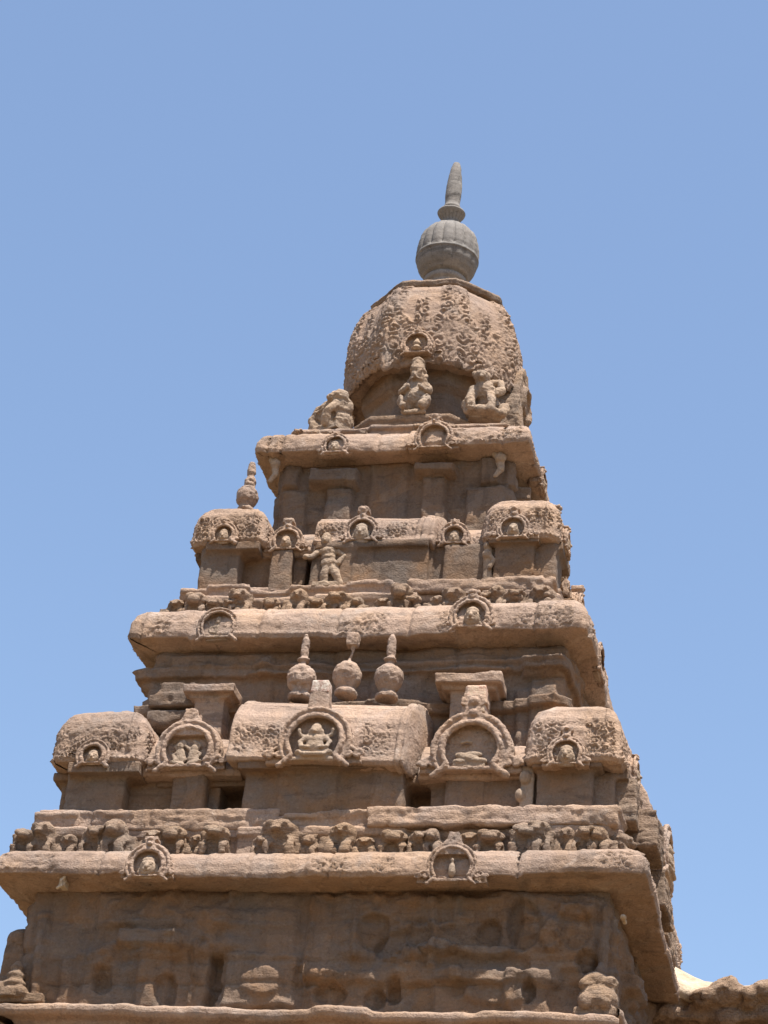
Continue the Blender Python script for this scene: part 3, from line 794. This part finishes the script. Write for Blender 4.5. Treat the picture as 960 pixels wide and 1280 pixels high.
def pair_mesh():
    S_ = Solid(); rng = random.Random(4)
    for s, h in ((-1, 0.02), (1, -0.01)):
        S_.ell((s*.07, -.05, .04+h), (.04, .04, .045), 8); S_.tube([(s*.065, -.045, .0), (s*.05, -.05, -.08)], [.045, .05], 8)
        S_.tube([(s*.08, -.05, 0), (s*.13, -.06, -.03), (s*.10, -.08, -.09)], .02, 7); S_.tube([(s*.08, -.05, 0), (s*.12, -.05, .06), (s*.06, -.06, .10)], .018, 7)
        S_.tube([(s*.05, -.06, -.09), (s*.13, -.08, -.11), (s*.04, -.09, -.14)], .03, 7)
    S_.tube([(-.04, -.06, .11), (.0, -.06, .05), (.05, -.06, -.02)], .016, 7)
    S_.box((0, -.03, -.155), (.3, .08, .04))
    return S_.weld('relief_figure', .008, .008, 5, freq=2)
def broken_mesh():
    S_ = Solid()
    S_.ell((-.02, -.03, -.06), (.13, .04, .05), 8, (0,.2,0)); S_.ell((.07, -.03, -.09), (.10, .04, .03), 8); S_.tube([(-.1,-.03,.09),(-.05,-.03,.11),(0,-.03,.10)], .018, 7)
    S_.ell((-.08, -.03, -.11), (.08, .04, .03), 8); S_.ell((.03, -.03, -.02), (.09,.03,.03), 8); S_.box((0, -.02, -.14), (.3,.06,.05))
    return S_.weld('relief_figure', .008, .014, 8, freq=1.5)

def row(entries):
    out = []
    for i_, (px, py, y, nm, fm, nmname, kw) in enumerate(entries):
        rg = random.Random(900+i_)
        a, kk = nm
        kk = dict(kk); kk['frame'] = kk.get('frame', .26)*rg.uniform(.85, 1.15); kk['beads'] = False
        me = niche(900+i_*7, a[0]*rg.uniform(.95, 1.06), a[1]*rg.uniform(.85, 1.15), a[2]*rg.uniform(.85, 1.1), **kk)
        p = at(px, py, y); o = put_niche(me, p[0], y, p[2], **kw)
        if fm is not None:
            c_ = inside(o, fm, nmname, (rg.uniform(-.008, .008), 0.0, -0.015)); c_.scale = (rg.uniform(.9, 1.08), rg.uniform(.6, .95), rg.uniform(.9, 1.05)); c_.rotation_euler.y = rg.uniform(-.08, .08)
        out.append(o)
    return out
PAIR = pair_mesh(); BROK = broken_mesh()
LICH = None
niches = row([
    (186, 1083, -2.82, N_EAVE, FACE_B, 'relief_face', {}), (566, 1085, -2.82, N_EAVEP, None, '', {'label': 'pale pointed horseshoe niche holding a small worn knob'}),
    (117, 946, -2.60, N_SMALL, FACE_A, 'relief_face', {}), (236, 940, -2.50, N_PAIR, PAIR, 'relief_figure', {}),
    (395, 929, -2.64, N_SALA, FIG_A, 'relief_figure', {}), (590, 940, -2.46, N_BIG, BROK, 'relief_figure', {'label': 'large horseshoe niche with a broken figure inside'}),
    (708, 944, -2.60, N_KUTA, FACE_B, 'relief_face', {}),
    (274, 786, -2.11, N_ROUND, FIG_B, 'relief_figure', {}), (590, 772, -2.12, N_EAVE, FACE_B, 'relief_face', {}),
    (280, 670, -1.78, N_SMALL, FACE_A, 'relief_face', {}), (359, 678, -1.63, N_KUTA, FACE_A, 'relief_face', {}), (453, 666, -1.73, N_KUTA, FACE_B, 'relief_face', {}),
    (568, 672, -1.63, N_SMALL, FACE_A, 'relief_face', {}), (642, 663, -1.77, N_KUTA, FACE_A, 'relief_face', {}),
    (420, 559, -1.36, N_SMALL, FACE_A, 'relief_face', {}), (543, 549, -1.36, N_EAVE, None, '', {'label': 'crumbled horseshoe niche with its face worn away'}),
])
knob = Solid(); knob.ell((0,-.03,-.03), (.035,.04,.07), 8); knob.ell((0,-.03,.05), (.02,.03,.03), 6)
KN = knob.weld('relief_knob', .008, .008, 3)
inside(niches[1], KN, 'relief_knob')
for n_ in niches:
    if n_.location.x < 0.7 and n_ not in (niches[0], niches[1], niches[3]): turn(n_, 1)

# broken block courses left standing on the right side
for (yc, ly, out, za, zb, sd_) in ((-2.12, .42, 2.68, 10.98, 11.40, 1), (-1.86, .52, 2.84, 10.84, 11.20, 2), (-1.32, .62, 2.87, 10.50, 10.86, 3), (-.5, .8, 2.80, 10.52, 10.84, 4)):
    S_ = Solid(); S_.box((out-.28, yc, (za+zb)/2), (.56, ly, zb-za), taper=.93); S_.box((out-.32, yc+.05, za+.06), (.62, ly*.8, .12))
    part('side_block', S_.weld('side_block', .016, .026, 600+sd_, strata=.6, freq=1.2), ROUGHST)
# tall stems over the first-row niches
S_ = Solid(); S_.box((0, 0, .12), (.20, .16, .24), taper=.78); sm = S_.weld('niche_stem', .012, .01, 6)
p = at(399, 893, -2.56); o = part('niche_stem', sm, STONE, loc=(p[0], -2.56, p[2])); 
S_ = Solid(); S_.box((0, 0, .055), (.17, .15, .13), taper=.92); 
o = link('lichen_top', S_.weld('lichen_top', .012, .01, 7), LICHEN, o, (0, 0, .19)); o['label'] = 'stem top spotted with white and rust lichen'
S_ = Solid(); S_.prism([(-.13,0),(.13,0),(.11,.12),(.10,.34),(-.08,.34),(-.10,.12)], -.08, .08); p = at(592, 903, -2.44)
o = part('niche_stem', S_.weld('niche_stem', .012, .012, 8), STONE, loc=(p[0], -2.44, p[2]-.02))
S_ = Solid(); S_.box((0, 0, .13), (.18, .12, .27), taper=.96); b_ = link('brick_patch', S_.weld('brick_patch', .012, .01, 9), BRICK, o, (.02, -.03, .08)); b_['label'] = 'stem patched with small red bricks'

# projecting capitals of the second storey: flat slab on a short post
def capital(w_, d_, hs, hp, wp, seed, ry=0.0):
    S_ = Solid(); S_.box((0, 0, hp+hs/2), (w_, d_, hs), ry=ry); S_.box((0, 0.02, hp-.015), (w_*.8, d_*.8, .05)); S_.box((0, 0.04, hp/2-.1), (wp, d_*.7, hp+.2), taper=1.05)
    return S_.weld('capital', .014, .016, seed)
p = at(265, 862, -2.16); CP = part('capital', capital(.48, .40, .085, .30, .27, 301), STONE, loc=(p[0], -2.08, p[2]-.38))
p = at(587, 852, -2.22); part('capital', capital(.60, .42, .10, .30, .32, 303), STONE, loc=(p[0], -2.10, p[2]-.35))
p = at(210, 905, -2.02); S_ = Solid(); S_.box((0,0,.0), (.44,.3,.10)); S_.box((.02,0,.14), (.46,.34,.12)); S_.box((.04,0,.25),(.36,.3,.14)); S_.ell((-.05,0,-.06),(.22,.16,.09),8)
part('capital', S_.weld('capital', .016, .016, 305), SHADE_WALLST, loc=(p[0]+.02, -1.95, p[2]+.06))
for k in (1, 2, 3): turn(CP, k)

# ---- little pot finials on the barrel roof and the corner roof ---------------------
def pot_prof(r, h):
    return [(r*.75, 0), (r*.8, .03), (r*.55, .06), (r*.6, .08), (r*.92, .08+r*.5), (r, .08+r*.95), (r*.9, .08+r*1.4), (r*.6, .08+r*1.75), (r*.3, .08+r*1.95), (r*.28, .08+r*2.15),
            (r*.48, .08+r*2.3), (r*.42, .08+r*2.42), (r*.26, .08+r*2.55), (r*.30, .08+r*2.9), (r*.26, h*.9), (r*.1, h)]
def pot(seed, r=.135, h=.66, broken=0):
    S_ = Solid()
    if broken == 0: S_.lathe(pot_prof(r, h), n=22)
    elif broken == 1:
        S_.lathe(pot_prof(r, h)[:9]+[(r*.12, .08+r*2.1)], n=22); S_.tube([(0,0,.3), (.005,0,.38), (.03,0,.44), (.02,0,.52)], [.03,.022,.018,.03], 7); S_.box((.02,0,.565),(.10,.09,.13), taper=1.15, ry=.06)
    else:
        S_.lathe(pot_prof(r, h)[:9]+[(r*.5, .08+r*1.98)], n=22); S_.lathe([(r*.5,0),(r*.56,.06),(r*.3,.12),(r*.42,.16),(r*.3,.22),(r*.2,.28)], (.01,0,.08+r*1.95), 10)
    return S_.weld('pot_finial', .009, .016, seed, freq=1.6, fine=.5)
for (px, py, br, sd_) in ((375, 872, 0, 321), (432, 868, 1, 322), (484, 872, 0, 323)):
    p = at(px, py, -2.28); o = link('pot_finial', pot(sd_, broken=br), STONE, SALA1, (p[0], -2.28, p[2]-.02))
    if br: o['label'] = 'pot finial with a broken wired-up spike'
p = at(308, 630, -1.42); o = link('pot_finial', pot(325, .115, .5, 2), STONE, KL2, (p[0]+1.43, -1.42+1.40, 14.67+.03))
o['label'] = 'stumpy eroded pot finial on the left corner roof'

# ---- top: octagonal neck, dome and finial ------------------------------------------
DX, DY = 0.07, 0.0
def octa(prof, ds, height=None, amp=0.01, seed=0, name='dome', rag=None, round_=0.0):
    """sweep (apothem, z) round an octagon with a flat face to the front"""
    P = dens(prof, ds); nf = int(0.8/ds)
    a = []
    for f in range(8):
        base = -pi/2+f*pi/4
        for i in range(nf):
            u = -1+2*i/nf
            a.append((base, u))
    B = np.array([q[0] for q in a])[:, None]; Uu = np.array([q[1] for q in a])[:, None]
    A, Z = P[:, 0][None]+0*B, P[:, 1][None]+0*B
    lat = Uu*math.tan(pi/8)*A
    A2 = A-round_*np.abs(Uu)**6*A*0.05
    if height is not None: A2 = A2+height(B.repeat(len(P), 1), lat, A, Z)
    X = A2*np.cos(B)-lat*np.sin(B)+DX; Y = A2*np.sin(B)+lat*np.cos(B)+DY
    if rag is not None: Z = Z+rag(B, lat, A, Z)
    V, F = grid_mesh(name, X.T.copy(), Y.T.copy(), Z.T.copy(), True)
    m = X.shape[0]; n = len(P)
    F.append(tuple(range(m))[::-1]); F.append(tuple((n-1)*m+j for j in range(m)))
    me = mesh_from(name, V, F)
    import bmesh
    bm = bmesh.new(); bm.from_mesh(me); bmesh.ops.recalc_face_normals(bm, faces=bm.faces); bm.to_mesh(me); bm.free()
    me.polygons.foreach_set('use_smooth', [True]*len(me.polygons))
    erode(me, amp, seed)
    return me
part('dome_neck', octa([(0.70,15.80),(0.70,16.12),(0.64,16.14),(0.64,16.55),(0.70,16.62),(0.72,16.85)], 0.02, amp=.008, seed=3, name='dome_neck'), SHADE_WALLST)
part('dome_step', octa([(0.5,15.80),(0.99,15.80),(0.98,15.98),(1.0,16.02),(1.0,16.06),(0.97,16.08),(0.8,16.09),(0.5,16.1)], 0.02, amp=.014, seed=33, name='dome_step'), ROUGHST)
def dome_h(B, lat, A, Z):
    hw = math.tan(pi/8)*A
    e = np.abs(lat)/np.maximum(hw, .01)
    band_ = sstep(0.48, 0.60, e)                                  # hip bands
    low = 1-sstep(17.36, 17.42, Z+0.10*np.cos(lat/hw*pi))         # carved skirt
    cent = box2(lat.ravel(), Z.ravel(), -.07, .07, 0, 17.62, .012).reshape(lat.shape)
    mk = np.clip(np.maximum(np.maximum(band_, low), cent), 0, 1)
    P = np.stack([lat.ravel()+B.ravel()*3, Z.ravel()*0, Z.ravel()], -1)
    sc = scroll(lat.ravel()+B.ravel()*2.3, Z.ravel(), 5, 0.145).reshape(lat.shape)
    fl = scroll(lat.ravel()*1.4+B.ravel()*1.3, Z.ravel()*1.2, 8, 0.07).reshape(lat.shape)
    h = mk*(0.024+0.042*(0.75*sc+0.25*fl-.40))
    # plain joints between the blocks
    h -= 0.012*np.exp(-((lat-.0)/.006)**2)*(1-mk)
    h -= 0.05*np.clip(fbm(P, 3.0, 4, 77).reshape(lat.shape)-.22, 0, 1)
    return h*(Z < 17.86)*(Z > 16.75)*(A > .5)
def dome_rag(B, lat, A, Z):
    P = np.stack([(lat+B*1.1).ravel(), (lat*0).ravel(), (lat*0).ravel()], -1)
    return (Z < 16.88)*(-0.05*(1-np.cos(np.clip(lat/np.maximum(math.tan(pi/8)*A, .01), -1, 1)*pi))*0.5+0.05*fbm(P, 4, 3, 17).reshape(lat.shape)+0.05*(np.abs(np.sin(lat*14+B)) > .8)*(A > .85))
DOME = part('dome', octa([(0.55,16.82),(0.80,16.80),(0.85,16.76),(0.872,16.78),(0.88,16.95),(0.88,17.15),(0.872,17.35),(0.855,17.50),(0.82,17.64),(0.765,17.77),(0.70,17.85),(0.63,17.88),(0.55,17.89),(0.5,17.90)], 0.0115, dome_h, .007, 5, 'dome', dome_rag), STONE)
def plate_rag(B, lat, A, Z):
    P = np.stack([(lat+B*2.1).ravel(), (A*0).ravel(), (Z*0).ravel()], -1); return .03*fbm(P, 3, 3, 9).reshape(lat.shape)
part('dome_plate', octa([(0.4,17.86),(0.66,17.865),(0.70,17.88),(0.715,17.93),(0.69,17.965),(0.45,18.02),(0.15,18.09)], 0.014, amp=.014, seed=6, name='dome_plate', rag=plate_rag), ROUGHST)

# arched porch frame coming down from the dome on its right side
S_ = Solid()
S_.prism([(-.30,-.62),(-.16,-.62),(-.17,-.2),(-.10,.02),(.10,.02),(.17,-.2),(.16,-.62),(.30,-.62),(.34,-.1),(.26,.30),(.10,.48),(-.10,.48),(-.26,.30),(-.34,-.1)], -.10, .22)
S_.tube(arc(0, .05, .19, -20, 200, 30, -.11), .035, 8)
for s in (-1, 1): S_.box((s*.22, -.10, -.35), (.13, .06, .5), taper=.9)
PORCH = S_.weld('dome_porch', .013, .022, 17, freq=1.5)
o = part('dome_porch', PORCH, ROUGHST, loc=(DX+.88, DY, 16.70)); o.rotation_euler.z = pi/2
# big ribbed pot finial of grey stone
def finial_mesh():
    prof = [(.26,0),(.27,.08),(.20,.14),(.20,.30),(.23,.33),(.235,.37),(.20,.39),(.20,.405),(.24,.43),(.278,.49),(.298,.56),(.309,.63),(.317,.64),(.317,.655),(.310,.665),(.316,.73),(.312,.80),(.298,.89),(.27,.97),(.225,1.04),(.165,1.09),(.115,1.12),(.095,1.15),(.098,1.19),(.125,1.235),(.15,1.275),(.155,1.29),(.148,1.305),(.10,1.325),(.09,1.335),(.098,1.35),(.098,1.37),(.085,1.39),(.079,1.42),(.086,1.52),(.085,1.66),(.072,1.80),(.055,1.92),(.036,1.985),(.012,2.0)]
    P = dens(prof, .012); n = 256
    T = np.arange(n)*2*pi/n
    R, Z = P[:, 0][:, None]+0*T, P[:, 1][:, None]+0*T
    rib = np.abs(np.sin(T*8))**0.5
    bulb = sstep(.665, .70, Z)*(1-sstep(1.06, 1.12, Z)); low = sstep(.42, .5, Z)*(1-sstep(.6, .66, Z))
    nk = sstep(1.14, 1.17, Z)*(1-sstep(1.22, 1.28, Z))
    R = R*(1-(1-rib)*(.085*bulb+.03*low+.12*nk))
    R = R*(1+.085*sstep(.42, .56, Z)*(1-sstep(.92, 1.1, Z)))
    X, Y = R*np.cos(T)+0.035*np.clip(Z-1.2, 0, 1)*.5, R*np.sin(T)
    V, F = grid_mesh('f', X, Y, Z, True)
    F.append(tuple(range(n))[::-1]); F.append(tuple((len(P)-1)*n+j for j in range(n)))
    me = mesh_from('finial', V, [f[::-1] if len(f) == 4 else f for f in F])
    import bmesh
    bm = bmesh.new(); bm.from_mesh(me); bmesh.ops.recalc_face_normals(bm, faces=bm.faces); bm.to_mesh(me); bm.free()
    me.polygons.foreach_set('use_smooth', [True]*len(me.polygons))
    erode(me, .005, 4)
    return me
o = part('finial', finial_mesh(), GREYST, loc=(.082, .02, 18.06)); o['label'] = 'smooth grey ribbed stone pot finial with a tapering spike'

# niches on the dome
N_DOME = niche(225, .115, .5, .6, depth=.08, frame=.28, beads=False)
fol = Solid(); fol.lathe([(.03,0),(.06,.03),(.03,.06),(.045,.09),(.01,.15)], (0,-.03,-.08), 10); FOL = fol.weld('relief_knob', .008, .006, 2)
for (bk, z) in ((0, 16.93),):
    an = -pi/2+bk*pi/4; r_ = .95
    o = part('horseshoe_niche', N_DOME, STONE, DOME.parent, (DX+r_*cos(an), DY+r_*sin(an), z)); o.rotation_euler.z = an+pi/2
    inside(o, FOL, 'relief_knob')

# small guardian figures clinging to the walls, corner pieces
def corner_relief(seed):
    S_ = Solid(); S_.ell((0,0,.10),(.05,.05,.07),7); S_.ell((.01,-.03,.0),(.06,.06,.06),7); S_.tube([(0,0,0),(.02,-.02,-.12),(-.03,-.03,-.2)],[.05,.04,.03],7); S_.ell((-.05,-.02,.05),(.03,.04,.04),6)
    return S_.weld('corner_relief', .01, .012, seed)
for (px, py, y, sd_) in ((344, 582, -1.24, 1), (625, 575, -1.20, 2)):
    p = at(px, py, y); part('corner_relief', corner_relief(sd_), STATUE, loc=(p[0], y, p[2]))
# white knob under the left eave, small bosses on the right
S_ = Solid(); S_.tube([(0,-.04,.05),(.03,-.06,.03),(0,-.07,0),(.01,-.06,-.05),(-.03,-.04,-.06)], .018, 7); S_.box((0,.02,0),(.06,.12,.08))
p = at(79, 1104, -2.72); part('eave_boss', S_.weld('eave_boss', .009, .004, 1), PLASTER, loc=(p[0], -2.72, p[2]))
S_ = Solid(); S_.ell((0,0,0),(.03,.04,.028),7); S_.box((0,.06,.0),(.035,.12,.035))
p = at(779, 1147, -2.66); part('eave_boss', S_.weld('eave_boss', .009, .004, 2), PLASTER, loc=(p[0], -2.66, p[2]))

S_ = Solid(); S_.box((0,.1,.36),(.26,.5,.74),taper=.86); S_.ell((-.02,.05,.72),(.13,.2,.12),8); S_.box((-.04,0,.2),(.28,.3,.3),ry=.08)
PIER = S_.weld('corner_pier', .016, .022, 19)
p = at(18, 1200, -2.45); part('corner_pier', PIER, SHADE_WALLST, loc=(p[0], -2.30, 9.15))
# ------------------------------------------------------------------ sculptures standing on the ledges
def statue(name, me, loc, label, mat=STATUE, rz=0.0, group=None):
    o = link(name, me, mat, None, loc, rz); tag(o, label, 'statue', group); return o
def dwarf_mesh(h, seed, arms='belly', crown=True):
    """squat pot-bellied dwarf, base at the origin, facing -y"""
    S_ = Solid(); u = h
    S_.box((0, .03*u, .02*u), (.5*u, .34*u, .06*u))
    S_.ell((0, 0, .33*u), (.23*u, .19*u, .19*u), 10); S_.ell((0, .02*u, .50*u), (.21*u, .16*u, .15*u), 9)
    S_.ell((0, -.02*u, .70*u), (.155*u, .15*u, .14*u), 10)
    S_.tube([(0,-.16*u,.71*u),(0,-.18*u,.66*u)], [.025*u,.04*u], 7)
    S_.tube([(-.07*u,-.15*u,.62*u),(.07*u,-.15*u,.62*u)], .024*u, 7)
    for s in (-1, 1):
        S_.ell((s*.06*u, -.145*u, .735*u), (.034*u, .025*u, .022*u), 6); S_.tube([(s*.02*u,-.155*u,.775*u),(s*.11*u,-.13*u,.77*u)], .017*u, 6)
        S_.tube([(s*.165*u,0,.74*u),(s*.18*u,0,.60*u)], [.03*u,.045*u], 7)
        S_.tube([(s*.10*u,0,.18*u),(s*.27*u,-.12*u,.24*u),(s*.20*u,-.20*u,.09*u),(s*.16*u,-.26*u,.07*u)], [.10*u,.095*u,.065*u,.055*u], 8)
        if arms == 'belly': S_.tube([(s*.21*u,.0,.56*u),(s*.30*u,-.06*u,.42*u),(s*.12*u,-.20*u,.44*u)], [.065*u,.06*u,.05*u], 8)
        else: S_.tube([(s*.21*u,.0,.56*u),(s*.33*u,-.04*u,.48*u),(s*.26*u,-.16*u,.26*u)], [.065*u,.058*u,.05*u], 8)
    if crown:
        S_.lathe([(.17*u,0),(.175*u,.04*u),(.15*u,.10*u),(.13*u,.16*u),(.15*u,.19*u),(.12*u,.24*u)], (0,.0,.79*u), 14)
    S_.v = [(x*.78, y, z) for x, y, z in S_.v]
    return S_.weld(name_s(seed), .010, .020, seed, freq=2.2)
def name_s(s): return 'dwarf_statue'
p = at(516, 512, -1.02)
statue('dwarf_statue', dwarf_mesh(.66, 401), (p[0], -.93, 16.075), 'upright pot-bellied dwarf with a tall headdress, between the dark openings below the dome front')
def lion_mesh(seed):
    """crouching beast leaning on one raised paw, base at the origin, facing -y"""
    S_ = Solid()
    S_.box((0,.05,.01),(.32,.26,.04)); S_.ell((.0,-.02,.06),(.2,.17,.07),8); S_.ell((.02,.08,.20),(.15,.17,.16),9); S_.ell((-.02,-.03,.33),(.12,.12,.12),9); S_.ell((-.06,-.08,.47),(.085,.09,.08),9)
    S_.ell((-.07,-.17,.45),(.045,.05,.04),7); S_.tube([(-.07,-.20,.43),(-.07,-.21,.41)],.02,6)
    for s in (-1,1): S_.ell((-.06+s*.07,-.04,.53),(.025,.025,.035),6); S_.ell((-.06+s*.035,-.155,.485),(.016,.014,.013),5)
    S_.tube([(.05,-.04,.42),(.14,-.06,.44),(.155,-.08,.33),(.10,-.12,.28)],[.05,.045,.042,.04],8)
    S_.tube([(-.12,-.06,.32),(-.16,-.12,.18),(-.15,-.16,.05)],[.055,.045,.045],8); S_.tube([(.04,-.08,.28),(.05,-.16,.16),(.05,-.18,.05)],[.055,.045,.045],8)
    for s in (-1,1): S_.tube([(s*.14,.06,.16),(s*.19,-.06,.13),(s*.17,-.1,.05)],[.08,.06,.05],8)
    return S_.weld('beast_statue', .010, .020, seed, freq=2.0)
LM = lion_mesh(403)
statue('beast_statue', LM, (.79, -.80, 16.075), 'crouching beast with one bent foreleg, on the ledge at the right below the dome', rz=.25)
S_ = Solid(); S_.box((0,.03,.02),(.34,.34,.08)); S_.ell((.02,.05,.16),(.17,.17,.16),9); S_.ell((.06,.02,.30),(.14,.14,.13),9); S_.ell((.09,-.05,.40),(.09,.10,.08),9); S_.ell((.05,-.13,.37),(.05,.05,.045),7); S_.ell((-.08,.0,.20),(.12,.13,.11),8); S_.tube([(0,-.08,.32),(-.10,-.13,.26),(-.17,-.13,.16),(-.15,-.13,.05)],[.06,.055,.05,.055],8); S_.tube([(.10,-.10,.28),(.07,-.18,.18),(.04,-.16,.06)],[.06,.05,.05],8); S_.ell((-.16,-.04,.07),(.10,.12,.08),7)
p = at(414, 524, -.95)
statue('beast_statue', S_.weld('beast_statue', .01, .022, 405, freq=1.6), (p[0]+.02, -.92, 15.90), 'hunched worn beast at the left corner under the dome, seen against the sky', rz=-.5)

def standing_mesh(seed):
    """standing figure, hip swung, right hand on the hip; base at the origin"""
    S_ = Solid()
    S_.box((0,.03,.015),(.24,.16,.05))
    S_.tube([(-.01,0,.22),(-.03,-.02,.12),(-.02,0,.02)],[.05,.04,.035],8); S_.tube([(.03,0,.22),(.07,-.03,.12),(.11,-.02,.02)],[.05,.038,.033],8)
    S_.ell((.0,0,.24),(.075,.06,.06),8); S_.ell((-.01,0,.31),(.065,.05,.06),8); S_.ell((-.02,0,.37),(.085,.055,.05),8)
    S_.tube([(-.03,0,.40),(-.04,-.01,.44)],.025,7); S_.ell((-.045,-.015,.475),(.045,.048,.055),8); S_.lathe([(.045,0),(.04,.03),(.02,.06)],(-.045,-.005,.505),10)
    S_.tube([(-.045,-.06,.475),(-.045,-.066,.46)],.01,5)
    S_.tube([(.055,0,.38),(.125,-.01,.31),(.08,-.03,.23)],[.03,.027,.025],8); S_.tube([(-.10,0,.38),(-.15,-.03,.30),(-.19,-.08,.28)],[.03,.027,.025],8)
    S_.ell((-.19,-.08,.275),(.03,.03,.025),6); S_.box((-.02,.05,.25),(.12,.07,.5))
    S_.v = [(x*1.15, y*1.1, z*1.05) for x, y, z in S_.v]
    return S_.weld('standing_statue', .008, .010, seed, freq=2.5)
p = at(410, 722, -1.72)
statue('standing_statue', standing_mesh(407), (p[0], -1.72, 13.675), 'slender standing figure with an elbow bent out, left of the middle barrel roof')
S_ = Solid(); S_.box((0,.03,.01),(.13,.13,.05)); S_.tube([(0,0,0),(-.01,0,.2),(-.02,0,.36)],[.055,.05,.045],8); S_.ell((-.02,-.03,.29),(.05,.05,.05),7); S_.ell((-.03,-.02,.39),(.04,.045,.05),7); S_.tube([(0,-.02,.3),(.05,-.05,.22),(.02,-.06,.14)],.022,7)
p = at(610, 720, -1.70)
statue('standing_statue', S_.weld('standing_statue', .009, .008, 409), (p[0], -1.68, 13.70), 'thin eroded figure like a post, beside the right corner roof two tiers below the dome')
S_ = Solid(); S_.box((0,.03,.0),(.16,.16,.05)); S_.box((0,.02,.22),(.115,.12,.46), taper=.92); S_.ell((-.055,-.04,.17),(.045,.05,.06),7); S_.ell((-.02,-.05,.33),(.05,.04,.06),7)
p = at(658, 1010, -2.44)
statue('post_statue', S_.weld('post_statue', .010, .010, 411), (p[0], -2.44, 10.99), 'worn post-like figure with a round bulge, under the lowest right corner roof')
# weathered sculptures on the lowest ledge
S_ = Solid(); S_.box((0,.04,.03),(.36,.24,.08)); S_.ell((0,0,.15),(.17,.14,.13),9); S_.ell((-.02,.0,.29),(.125,.11,.10),9); S_.ell((.10,-.02,.28),(.07,.08,.07),8); S_.ell((-.10,-.05,.26),(.06,.07,.05),7); S_.ell((.07,-.1,.12),(.07,.06,.08),7); S_.ell((-.08,-.1,.11),(.06,.06,.07),7); S_.box((0,.12,.15),(.3,.1,.28))
p = at(745, 1264, -2.6)
statue('weathered_statue', S_.weld('weathered_statue', .012, .020, 413), (p[0], -2.53, 9.155), 'shapeless weathered squatting lump at the right end of the lowest ledge', ROUGHST)
S_ = Solid(); S_.box((0.05,.04,.03),(.42,.22,.08)); S_.lathe([(.13,0),(.12,.06),(.09,.1),(.11,.14),(.07,.18),(.085,.22),(.05,.26),(.06,.29),(.02,.35)],(-.02,0,.03),14); S_.ell((.06,-.06,.08),(.07,.06,.06),7); S_.ell((-.12,0,.1),(.07,.08,.1),7)
p = at(16, 1240, -2.62)
statue('weathered_statue', S_.weld('weathered_statue', .011, .012, 415), (p[0], -2.55, 9.225), 'small stepped stone cone at the left end of the lowest ledge', ROUGHST)

# ------------------------------------------------------------------ lower building on the right
WING = empty('side_hall', (3.6, 1.0, 0))
tag(WING, 'lower stone hall on the right with a rough eave and a pale plastered roof', 'building')
def wpart(name, me, mat, loc=(0,0,0)):
    o = link(name, me, mat, WING, loc); o.location = Vector(loc)-WING.location; return o
S_ = Solid(); S_.box((4.6, 2.2, 5.0), (3.9, 3.6, 10.1))
wpart('wall', S_.weld('wall', .06, .03, 501), SHADE_WALLST)
S_ = Solid()
S_.box((4.7, 2.2, 10.24), (4.4, 4.3, .26)); S_.box((4.7, 2.3, 10.38), (4.2, 4.1, .16))
for i in range(9): S_.ell((2.75+i*.42+random.uniform(-.1,.1), .06, 10.16+random.uniform(-.04,.04)), (.14,.10,.09), 7)
for i in range(22): S_.ell((3.12+i*.17+random.uniform(-.05,.05), .03+random.uniform(-.04,.05), 10.33+random.uniform(-.05,.03)), (random.uniform(.10,.18),.16,random.uniform(.09,.14)), 7)
wpart('eave', S_.weld('eave', .025, .05, 503, freq=1.1), ROUGHST)
# roof sheet sweeping up against the tower
nx, ny = 90, 60
gx, gy = np.linspace(2.55, 6.6, nx), np.linspace(.02, 4.2, ny)
GX, GY = np.meshgrid(gx, gy, indexing='ij')
GZ = 10.60+0.20*np.exp(-((GX-2.6)/.34)**2)-(0.16+.14*np.exp(-((GX-2.8)/.45)**2))*(1-sstep(.0, .5, GY-.02))+.03*fbm(np.stack([GX.ravel(), GY.ravel(), GX.ravel()*0], -1), 2, 3, 5).reshape(GX.shape)+.012*fbm(np.stack([GX.ravel(), GY.ravel(), GX.ravel()*0], -1), 9, 3, 6).reshape(GX.shape)
top, F1 = grid_mesh('r', GX, GY, GZ); bot = top.copy(); bot[:, 2] -= .14
F = [f for f in F1]+[tuple(len(top)+i for i in f[::-1]) for f in F1]
edge = [i*ny for i in range(nx)]+[(nx-1)*ny+j for j in range(1, ny)]+[i*ny+ny-1 for i in range(nx-2, -1, -1)]+[j for j in range(ny-2, 0, -1)]
for a, b_ in zip(edge, edge[1:]+edge[:1]): F.append((a, b_, len(top)+b_, len(top)+a)[::-1])
wpart('roof', mesh_from('roof', np.concatenate([top, bot]), F), PLASTER)
